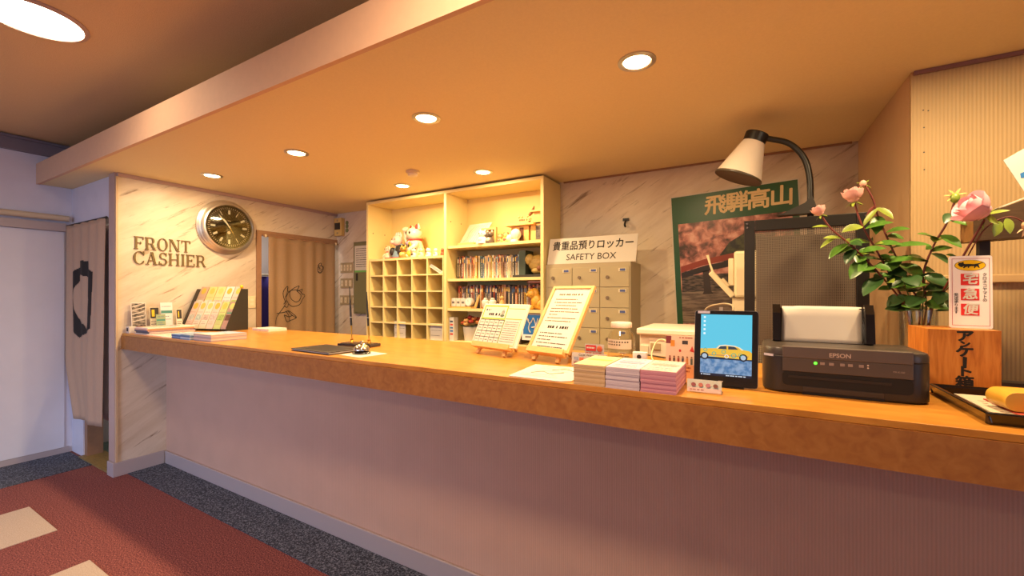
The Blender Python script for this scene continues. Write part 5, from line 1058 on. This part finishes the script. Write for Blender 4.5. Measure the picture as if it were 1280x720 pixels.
for i in range(12): B(.275 + i * .0075, .279 + i * .0075, 2.257, 2.2615, 1.33, 1.40).build('vent_slot', 'black', mon)
ph = thing('telephone', (-.09, 2.45, .7355), 'cream telephone unit with its handset tilted out beside the mesh panel', 'telephone')
B(-.10, .06, 2.44, 2.52, .7357, 1.34).build('phone_stand', 'phone', ph, bevel=.004); B(-.092, .05, 2.42, 2.5, 1.3405, 1.575).build('phone_body', 'phone', ph, bevel=.012)
MB().fbox(Fr((-.095, 2.44, 1.345), (-.64, 0, .77), (.77, 0, .64)), 0, .165, -.014, .014, -.02, .022).build('handset', 'phone', ph, bevel=.006)
MB().fbox(Fr((-.118, 2.44, 1.395), (-.64, 0, .77), (.77, 0, .64)), 0, .05, -.008, .012, -.016, .03).build('handset_grip', mat('#cdbb96', .45), ph, bevel=.004)
MB().tube([(-.185, 2.44, 1.455), (-.205, 2.44, 1.52), (-.215, 2.44, 1.562)], [.006, .005, .007], 8).build('antenna', 'phone', ph, 60); B(-.118, -.0925, 2.43, 2.47, 1.40, 1.54).build('cradle', 'phone', ph, bevel=.005)
dl = thing('desk_lamp', (.23, 2.46, .7355), 'white cone desk lamp with a bent black gooseneck', 'desk lamp')
LYY = 2.46
top, bot = V((-.01, LYY, 2.11)), V((-.075, LYY - .005, 1.955))
ax = (bot - top).normalized(); ln_ = (bot - top).length
MB().lathe([(.052, -.012), (.056, .0), (.112, ln_), (.109, ln_ + .003), (.053, .004)], top, ax, 36).build('lamp_shade', mat('#e9dccb', .3), dl, 50)
MB().lathe([(.113, ln_ - .004), (.115, ln_), (.113, ln_ + .006), (.108, ln_ + .004)], top, ax, 36).build('shade_rim', mat('#4a4030', .4), dl, 50)
MB().lathe([(.052, -.058), (.055, -.054), (.052, -.0125)], top, ax, 28).build('lamp_head', 'black', dl, 40); MB().lathe([(.03, .01), (.03, .05), (.015, .09)], top, ax, 16).build('bulb', mat('#d9d0c0', .3), dl, 50)
MB().tube(spl([top + V((.03, 0, .03)), (.07, LYY, 2.125), (.145, LYY, 2.09), (.2, LYY, 2.02), (.225, LYY, 1.93), (.23, LYY, 1.80), (.23, LYY, 1.40), (.23, LYY, .79)], 6), .0135, 12).build('gooseneck', 'black', dl, 60)
MB().prism([(.1, 1.74), (.252, 1.74), (.252, 1.765), (.235, 1.82), (.205, 1.79)], FX((0, LYY + .03, 0)), .0, .06).build('arm_bracket', mat('#2c2724', .5), dl)
MB().lathe([(.09, 0), (.09, .02), (.03, .04), (.02, .06)], (.23, LYY, .7357), seg=24).build('lamp_base', 'black', dl, 40)

# ---- roses in a glass vase
vz_ = thing('glass_vase', (.505, 2.03, C0), 'clear cylindrical glass vase of roses behind the wooden box', 'vase')
vc = (.505, 2.03, C0)
MB().lathe([(.046, 0), (.05, .004), (.052, .24), (.049, .24), (.047, .012), (.0, .01)], vc, seg=32).build('vase_glass', 'glass', vz_, 60); MB().lathe([(.0, .0122), (.0465, .0125), (.047, .10), (.0, .1)], vc, seg=28).build('water', glassmat('water', (.88, .93, .88, 1), .93), vz_, 60)
def leafmesh(base, tip, up, wd, m, parent):
    base, tip = V(base), V(tip); d = tip - base; L_ = d.length; d.normalize(); s = d.cross(V(up)).normalized(); n = s.cross(d)
    prof = [(0, 0), (.12, .5), (.3, .9), (.5, 1), (.7, .82), (.88, .42), (1, 0)]; mb = MB(); vs = []
    for t_, w_ in prof:
        c = base + d * (L_ * t_) - n * (L_ * .18 * t_ * t_); vs += [c - s * (wd * w_) + n * (wd * .35 * w_), c, c + s * (wd * w_) + n * (wd * .35 * w_)]
    fs = []
    for i in range(6): fs += [(3 * i, 3 * i + 1, 3 * i + 4, 3 * i + 3), (3 * i + 1, 3 * i + 2, 3 * i + 5, 3 * i + 4)]
    return mb.add(vs, fs).build('leaf', m, parent, 80)
def bloom(c, axis, r, m, parent, nm='bloom', tight=.22):
    axis = V(axis).normalized(); e1 = axis.cross(V((0, 1, .3))).normalized(); e2 = axis.cross(e1)
    b = MB().lathe([(r * .1, 0), (r * .42, r * .2), (r * .5, r * .7), (r * .36, r * 1.15), (r * .1, r * 1.25)], c, axis, 12).build(nm, m, parent, 70)
    for ring, (n, rad, hh, op) in enumerate(((3, .36, 1.36, .0), (5, .5, 1.3, .08), (5, .64, 1.15, tight))):
        for i in range(n):
            a0 = 2 * PI * (i + .5 * ring) / n; mb = MB(); vs = []; nu, nv = 6, 5
            for j in range(nv + 1):
                v = j / nv
                for k in range(nu + 1):
                    u = (k / nu - .5) * 2; aa = a0 + u * (1.25 if n == 3 else .8) * (1 - .25 * v * v); rr = r * rad * (math.sin(min(1, v * 1.5) * PI / 2)) * (1 + op * v * v) + r * .04
                    z = r * hh * v * (1 - .12 * u * u) - r * .1 * op * max(0, v - .8) * 5
                    vs.append(V(c) + axis * z + (e1 * math.cos(aa) + e2 * math.sin(aa)) * rr)
            mb.add(vs, [(j * (nu + 1) + k, j * (nu + 1) + k + 1, (j + 1) * (nu + 1) + k + 1, (j + 1) * (nu + 1) + k) for j in range(nv) for k in range(nu)]).build('petal', m, b, 80)
    for i in range(5):
        a0 = 2 * PI * i / 5; d = (e1 * math.cos(a0) + e2 * math.sin(a0)); leafmesh(V(c) + axis * r * .05, V(c) + axis * (-r * .25) + d * r * .75, axis, r * .13, 'leaf2', b).name = 'sepal'
def rose(label, pts, rad=.0032, m='stem'):
    t = thing('rose_stem', V(pts[0]), label, 'rose', 'rose stems in the glass vase'); MB().tube(spl(pts, 6), rad, 7).build('stem', m, t, 60); return t
VB = lambda a, r=.02: (.505 + r * math.cos(a), 2.03 + r * math.sin(a), C0 + .016)
VT = lambda a, r=.034: (.505 + r * math.cos(a), 2.03 + r * math.sin(a), C0 + .235)
def L(t, b, tip, w_=.02, m='leaf', up=None):
    up = up or (random.uniform(-.3, .3), -.55, .8); leafmesh(b, tip, up, w_, m, t)
r1 = rose('rose stem with a small pink rose leaning furthest left', [VB(.2), VT(3.3), (.40, 2.0, 1.42), (.315, 1.98, 1.53), (.25, 1.97, 1.60), (.218, 1.97, 1.655)]); bloom((.217, 1.97, 1.655), (-.4, -.1, 1), .03, 'rose', r1)
for b, tp, w_, m in (((.40, 2.0, 1.42), (.335, 1.94, 1.365), .026, 'leaf3'), ((.37, 1.99, 1.46), (.325, 1.93, 1.45), .024, 'leaf'), ((.35, 1.985, 1.485), (.30, 1.95, 1.42), .024, 'leaf'), ((.30, 1.98, 1.545), (.235, 1.96, 1.50), .02, 'leaf'), ((.28, 1.975, 1.565), (.225, 1.95, 1.575), .012, 'leaf2'), ((.27, 1.975, 1.575), (.21, 1.95, 1.54), .012, 'leaf2'), ((.32, 1.98, 1.525), (.285, 1.95, 1.475), .02, 'leaf3'), ((.335, 1.985, 1.51), (.40, 1.96, 1.53), .02, 'leaf'), ((.245, 1.97, 1.61), (.19, 1.96, 1.62), .009, 'leaf2')): L(r1, b, tp, w_, m)
r2 = rose('rose stem with a pale pink rose at the middle left', [VB(1.2), VT(2.4), (.44, 2.03, 1.40), (.39, 2.03, 1.52), (.345, 2.02, 1.62), (.325, 2.02, 1.70)]); bloom((.323, 2.02, 1.702), (-.15, -.15, 1), .042, 'rose', r2)
for b, tp, w_, m in (((.35, 2.02, 1.61), (.285, 1.98, 1.60), .02, 'leaf2'), ((.355, 2.02, 1.6), (.425, 1.99, 1.625), .02, 'leaf'), ((.375, 2.03, 1.55), (.30, 1.98, 1.555), .023, 'leaf'), ((.38, 2.03, 1.54), (.455, 1.99, 1.545), .022, 'leaf'), ((.41, 2.03, 1.48), (.34, 1.98, 1.50), .024, 'leaf3'), ((.415, 2.03, 1.47), (.475, 1.98, 1.49), .024, 'leaf'), ((.43, 2.03, 1.43), (.375, 1.98, 1.42), .024, 'leaf3'), ((.35, 2.02, 1.61), (.385, 2.0, 1.68), .012, 'leaf2')): L(r2, b, tp, w_, m)
r3 = rose('tall rose stem topped by a tiny closed bud', [VB(2.4), VT(1.2), (.475, 2.05, 1.42), (.43, 2.05, 1.55), (.395, 2.05, 1.66), (.385, 2.05, 1.71), (.362, 2.05, 1.768)]); MB().ell((.355, 2.05, 1.776), (.011, .01, .013), 10, 8).build('bud', mat('#d9a894', .6), r3, 60)
for i in range(4): L(r3, (.358, 2.05, 1.772), (.358 + .028 * math.cos(i * 1.6 + 2.5), 2.05, 1.772 + .022 * math.sin(i * 1.6 + 2.5)), .003, 'leaf2')
for b, tp, w_, m in (((.392, 2.05, 1.68), (.44, 2.02, 1.64), .017, 'leaf2'), ((.40, 2.05, 1.65), (.385, 2.0, 1.585), .022, 'leaf'), ((.42, 2.05, 1.585), (.475, 2.01, 1.60), .017, 'leaf'), ((.44, 2.05, 1.53), (.53, 2.01, 1.545), .02, 'leaf'), ((.45, 2.05, 1.50), (.42, 1.99, 1.45), .024, 'leaf'), ((.46, 2.05, 1.47), (.51, 1.99, 1.42), .03, 'leaf'), ((.465, 2.05, 1.46), (.42, 1.98, 1.39), .026, 'leaf3'), ((.39, 2.05, 1.69), (.36, 2.03, 1.655), .006, 'stem')): L(r3, b, tp, w_, m)
r4 = rose('rose stem ending in a green withered hip', [VB(3.6), VT(.7), (.515, 2.02, 1.42), (.535, 2.0, 1.52), (.565, 1.98, 1.60), (.58, 1.97, 1.665)]); MB().ell((.582, 1.97, 1.68), (.013, .012, .017), 10, 8).build('hip', 'leaf2', r4, 60)
for i in range(6): L(r4, (.582, 1.97, 1.688), (.582 + .03 * math.cos(i * .9 + .3), 1.965, 1.69 + .024 * math.sin(i * .9 + .3)), .004, mat('#c9a860', .6))
for b, tp, w_, m in (((.57, 1.978, 1.615), (.61, 1.94, 1.59), .02, 'leaf'), ((.575, 1.975, 1.63), (.55, 1.94, 1.60), .016, 'leaf3'), ((.55, 1.99, 1.56), (.595, 1.95, 1.52), .018, 'leaf'), ((.545, 1.99, 1.545), (.49, 1.95, 1.575), .018, 'leaf'), ((.53, 2.0, 1.50), (.565, 1.96, 1.47), .02, 'leaf3'), ((.525, 2.01, 1.47), (.47, 1.97, 1.50), .022, 'leaf'), ((.515, 2.02, 1.43), (.555, 1.97, 1.40), .024, 'leaf3')): L(r4, b, tp, w_, m)
r5 = rose('rose stem with the large pink rose at the right', [VB(5.0), VT(6.1), (.55, 1.975, 1.36), (.566, 1.91, 1.44), (.592, 1.868, 1.53), (.612, 1.85, 1.588)]); bloom((.618, 1.847, 1.60), (-.8, -.25, .5), .058, 'rose2', r5, tight=.35)
for b, tp, w_, m in (((.571, 1.9, 1.465), (.54, 1.88, 1.49), .016, 'leaf'), ((.572, 1.897, 1.47), (.615, 1.865, 1.46), .018, 'leaf'), ((.566, 1.91, 1.43), (.592, 1.875, 1.455), .016, 'leaf3'), ((.551, 1.97, 1.37), (.53, 1.93, 1.33), .022, 'leaf3')): L(r5, b, tp, w_, m)
r6 = rose('thin rose stem drooping right with a spent hip', [VB(5.6), VT(5.5), (.57, 1.94, 1.40), (.60, 1.875, 1.52), (.625, 1.86, 1.57), (.665, 1.855, 1.592), (.695, 1.85, 1.572)], .0018); MB().ell((.697, 1.85, 1.562), (.009, .008, .012), 9, 7).build('hip', mat('#c9a27a', .6), r6, 60)
for i in range(5): L(r6, (.697, 1.85, 1.556), (.697 + .022 * math.cos(i * .8 + 3.6), 1.845, 1.556 + .03 * math.sin(i * .8 + 3.6)), .003, mat('#c9a27a', .6))
for b, tp, w_, m in (((.645, 1.858, 1.583), (.635, 1.845, 1.535), .013, 'leaf2'), ((.66, 1.856, 1.589), (.665, 1.84, 1.542), .011, 'leaf2')): L(r6, b, tp, w_, m)
def leafy(t, pts, t0, n):
    q = spl(pts, 6)
    for i in range(n):
        p = q[int((t0 + (1 - t0) * .86 * i / n) * (len(q) - 1))]; a_ = 2.4 * i + len(pts); ln = random.uniform(.04, .062)
        L(t, p, p + V((ln * math.cos(a_), -.012 + .3 * ln * math.sin(a_), random.uniform(-.025, .02))), ln * .36, random.choice(('leaf', 'leaf', 'leaf2', 'leaf3')))
leafy(r1, [VT(3.3), (.40, 2.0, 1.42), (.315, 1.98, 1.53), (.25, 1.97, 1.60)], .15, 13)
leafy(r2, [VT(2.4), (.44, 2.03, 1.40), (.39, 2.03, 1.52), (.345, 2.02, 1.62)], .1, 13)
leafy(r3, [VT(1.2), (.475, 2.05, 1.42), (.43, 2.05, 1.55), (.395, 2.05, 1.66)], .1, 11)
leafy(r4, [VT(.7), (.515, 2.02, 1.42), (.535, 2.0, 1.52), (.565, 1.98, 1.60)], .1, 9)
for k, (a_, w_, l) in enumerate(((3.9, .028, 'leafy green sprig filling the left of the vase'), (4.8, .03, 'leafy green sprig filling the front of the vase'), (.3, .026, 'leafy green sprig filling the right of the vase'))):
    t = rose(l, [VB(a_), VT(a_), (.505 + .05 * math.cos(a_), 2.03 + .04 * math.sin(a_), 1.37), (.505 + .07 * math.cos(a_), 2.03 + .05 * math.sin(a_), 1.42)], .002, 'stemg'); t['group'] = 'leafy sprigs in the glass vase'; t['category'] = 'foliage'
    for i in range(6):
        z = 1.30 + i * .024; b = a_ + (i % 2 - .5) * 2.2; c = V((.505 + .052 * math.cos(a_), 2.03 + .04 * math.sin(a_), z)); L(t, c, c + V((.06 * math.cos(b), .045 * math.sin(b) - .01, .012 - .02 * (i % 3))), w_, ('leaf3', 'leaf', 'leaf3')[i % 3])

# ---- questionnaire box with courier sign
wb = thing('questionnaire_box', (.54, 1.86, C0), 'honey wooden questionnaire box with brush lettering beside the printer', 'box')
BX0, BX1, BY0, BY1, BZ = .46, .617, 1.762, 1.955, 1.252
B(BX0, BX1, BY0, BY0 + .012, C0, BZ).build('front_board', 'honey', wb); B(BX0, BX0 + .012, BY0 + .0122, BY1, C0, BZ).build('side_board', 'honey', wb); B(BX1 - .012, BX1, BY0 + .0122, BY1, C0, BZ).build('side_board', 'honey', wb)
B(BX0 + .0122, BX1 - .0122, BY1 - .012, BY1, C0, BZ).build('back_board', 'honey', wb); B(BX0 + .0122, BX1 - .0122, BY0 + .0122, BY1 - .0122, BZ - .012, BZ).build('top_board', 'honey', wb)
for i, ch in enumerate('アンケート箱'):
    if ch == 'ー': MB().prism([(-.004, -.018), (.004, -.016), (.005, .016), (-.004, .018)], FX((.541, BY0 - .0006, 1.155)), 0, .0006).build('brush_lettering', 'ink', wb)
    else: text(ch, (.036, .022, .036, .03, .034, .036)[i], Fr((.541, BY0, (1.232, 1.208, 1.186, 0, 1.127, 1.095)[i]), (1, 0, .03), (0, 0, 1)), 'ink', wb, name='brush_lettering', offset=.0016, sx=1.15)
cs = thing('courier_sign', (.58, 1.85, BZ), 'white courier sign with red blocks and cat emblem on the wooden box', 'sign')
fc = Fr((.5325, 1.845, BZ + .001), (1, .0, -.012), (.012 - .03, .06, 1)); fc.u = (fc.u - fc.r * fc.u.dot(fc.r)).normalized(); fc.n = fc.r.cross(fc.u); cw_, ch_ = .096, .226
MB().prism(rrect(0, cw_, 0, ch_, .006), fc, -.004, 0).build('sign_plate', mat('#efe6e4', .35), cs)
B(.545, .62, 1.838, 1.87, BZ + .0005, BZ + .004).build('sign_foot', 'acrylic', cs)
for a0, a1, b0, b1 in ((.006, .0072, .008, ch_ - .008), (cw_ - .0072, cw_ - .006, .008, ch_ - .008), (.0073, cw_ - .0073, .008, .0092), (.0073, cw_ - .0073, ch_ - .0092, ch_ - .008)): patch(fc, a0, a1, b0, b1).build('border_line', mat('#b0505c', .5), cs)
el = lambda k: [(.047 + .0335 * k * math.cos(b) , .196 + .0165 * k * math.sin(b)) for b in [j * PI / 16 for j in range(32)]]
MB().prism(el(1.04), fc, .0004, .0006).build('emblem_rim', 'ink', cs); MB().prism(el(1), fc, .0007, .0009).build('emblem_oval', mat('#e6b800', .4), cs)
ct_ = [(.020, .2075), (.0235, .2045), (.029, .2055), (.033, .2085), (.0325, .203), (.0345, .2005), (.045, .2005), (.056, .1995), (.063, .2015), (.0765, .2055), (.0770, .2045), (.066, .1985), (.066, .1955), (.0685, .188), (.066, .188), (.0625, .193), (.059, .1905), (.0575, .1865), (.0555, .187), (.0565, .193), (.050, .1935), (.046, .1925), (.0445, .1885), (.042, .1875), (.0425, .1925), (.037, .1905), (.0335, .187), (.031, .188), (.034, .1935), (.027, .1905), (.0225, .194), (.0195, .199), (.0215, .2025)]
MB().prism(ct_, fc, .001, .0012).build('cat_emblem', 'ink', cs)
for i, ch in enumerate('宅急便'):
    b0 = .134 - .047 * i; blk = MB().fbox(fc, .026, .067, b0, b0 + .036, .0003, .0007).build('red_block', mat('#d8302c', .45), cs); text(ch, .037, Fr(fc.p(.0465, b0 + .0175, .0008), fc.r, fc.u), 'paper_w', blk, name='block_character', offset=.001, shear=.12, sx=.95)
for i, ch in enumerate('クロネコヤマトの'): text(ch, .0115, Fr(fc.p(.079, .166 - i * .0112), fc.r, fc.u), 'ink', cs, offset=.0001, sx=.95)
for i, ch in enumerate('発送承ります'): text(ch, .0115, Fr(fc.p(.0155, .103 - i * .0108), fc.r, fc.u), 'ink', cs, offset=.0001, sx=.9)

# ---- tray with papers and yellow case
ty = thing('lacquer_tray', (.66, 1.54, C0), 'black lacquer tray at the right end of the counter', 'tray')
TX0, TX1, TY0, TY1 = .459, .86, 1.372, 1.722
B(TX0 + .004, TX1 - .004, TY0 + .004, TY1 - .004, C0, C0 + .005).build('tray_floor', 'blackgloss', ty)
for fr2, l in ((Fr((TX0, TY0, C0), (1, 0, 0), (0, -.2, 1)), TX1 - TX0), (Fr((TX1, TY1, C0), (-1, 0, 0), (0, .2, 1)), TX1 - TX0), (Fr((TX0, TY1, C0), (0, -1, 0), (-.2, 0, 1)), TY1 - TY0), (Fr((TX1, TY0, C0), (0, 1, 0), (.2, 0, 1)), TY1 - TY0)):
    MB().fbox(fr2, -.004, l + .004, 0, .028, -.008, 0).build('tray_rim', 'blackgloss', ty, bevel=.003)
for i, (x0, x1, y0, y1, c, l) in enumerate(((.50, .72, 1.46, 1.70, '#cdbfa6', 'grey-white paper sheet lying in the black tray'), (.54, .80, 1.42, 1.64, '#b3402e', 'thin red folder under the yellow case in the tray'))):
    t = thing('tray_sheet', ((x0 + x1) / 2, (y0 + y1) / 2, C0 + .006), l, 'paper'); B(x0, x1, y0, y1, C0 + .0055 + .003 * i, C0 + .008 + .003 * i).build('sheet', mat(c, .6), t); lines(FZ((x0, y0, C0 + .008 + .003 * i)), [(.02, x1 - x0 - .03, .03 + .03 * j) for j in range(5)], .006).build('printed_lines', mat('#9a8c78', .6), t)
ycs = thing('yellow_case', (.66, 1.47, C0 + .012), 'smooth yellow rounded plastic case lying in the black tray', 'case')
MB().prism(rrect(.525, .84, 0, .046, .022, 6), Fr((0, 1.46, C0 + .0125), (1, .1, 0), (0, 0, 1)), -.05, .03).build('case_shell', mat('#dfa63c', .35), ycs, 40, bevel=.008); B(.60, .70, 1.478, 1.486, C0 + .0548, C0 + .056).build('case_label', mat('#e9c878', .4), ycs)

# ---- wooden signboard on a dark post, white card at the right edge
wbm = thing('wooden_beam_sign', (.66, 1.95, C0), 'dark brown wooden wedge beam on a black post at the right', 'sign')
MB().prism([(.604, 1.528), (.604, 1.602), (.73, 1.653), (.98, 1.754), (.98, 1.55), (.73, 1.534)], FX((0, 2.0, 0)), 0, .1).build('beam', 'oldwood', wbm)
MB().prism([(.604, 1.5285), (.6035, 1.5285), (.6035, 1.6015), (.604, 1.6015)], FX((0, 2.0, 0)), 0.002, .098).build('beam_end', mat('#9a6c3c', .6, noise=.15, nscale=60), wbm)
B(.635, .66, 1.955, 1.98, C0 + .012, 1.534).build('post', 'dark', wbm); B(.62, .80, 1.962, 2.02, C0, C0 + .0115).build('post_foot', 'dark', wbm); B(.9, .925, 1.955, 1.98, C0 + .012, 1.545).build('post', 'dark', wbm); B(.81, .95, 1.962, 2.02, C0, C0 + .0115).build('post_foot', 'dark', wbm)
wc = thing('white_card', (.8, 1.95, 1.7), 'white card with a blue mark standing on the wooden beam', 'card')
MB().prism([(.686, 1.784), (.74, 1.66), (.98, 1.762), (.98, 1.90), (.80, 1.86)], FX((0, 1.95, 0)), 0, .003).build('card', 'paper_w', wc); MB().prism([(.722, 1.737), (.74, 1.745), (.74, 1.725), (.724, 1.722)], FX((0, 1.947, 0)), .0003, .0008).build('blue_mark', 'blue', wc)
lg = MB().prism([(.672, 1.634), (.73, 1.66), (.73, 1.657), (.672, 1.631)], FX((0, 1.96, 0)), 0, .05).build('beam_slip', 'paper_w', None, label='thin white paper strip on top of the wooden beam', cat='paper')

for o in bpy.data.objects:
    if '_o' in o: del o['_o']
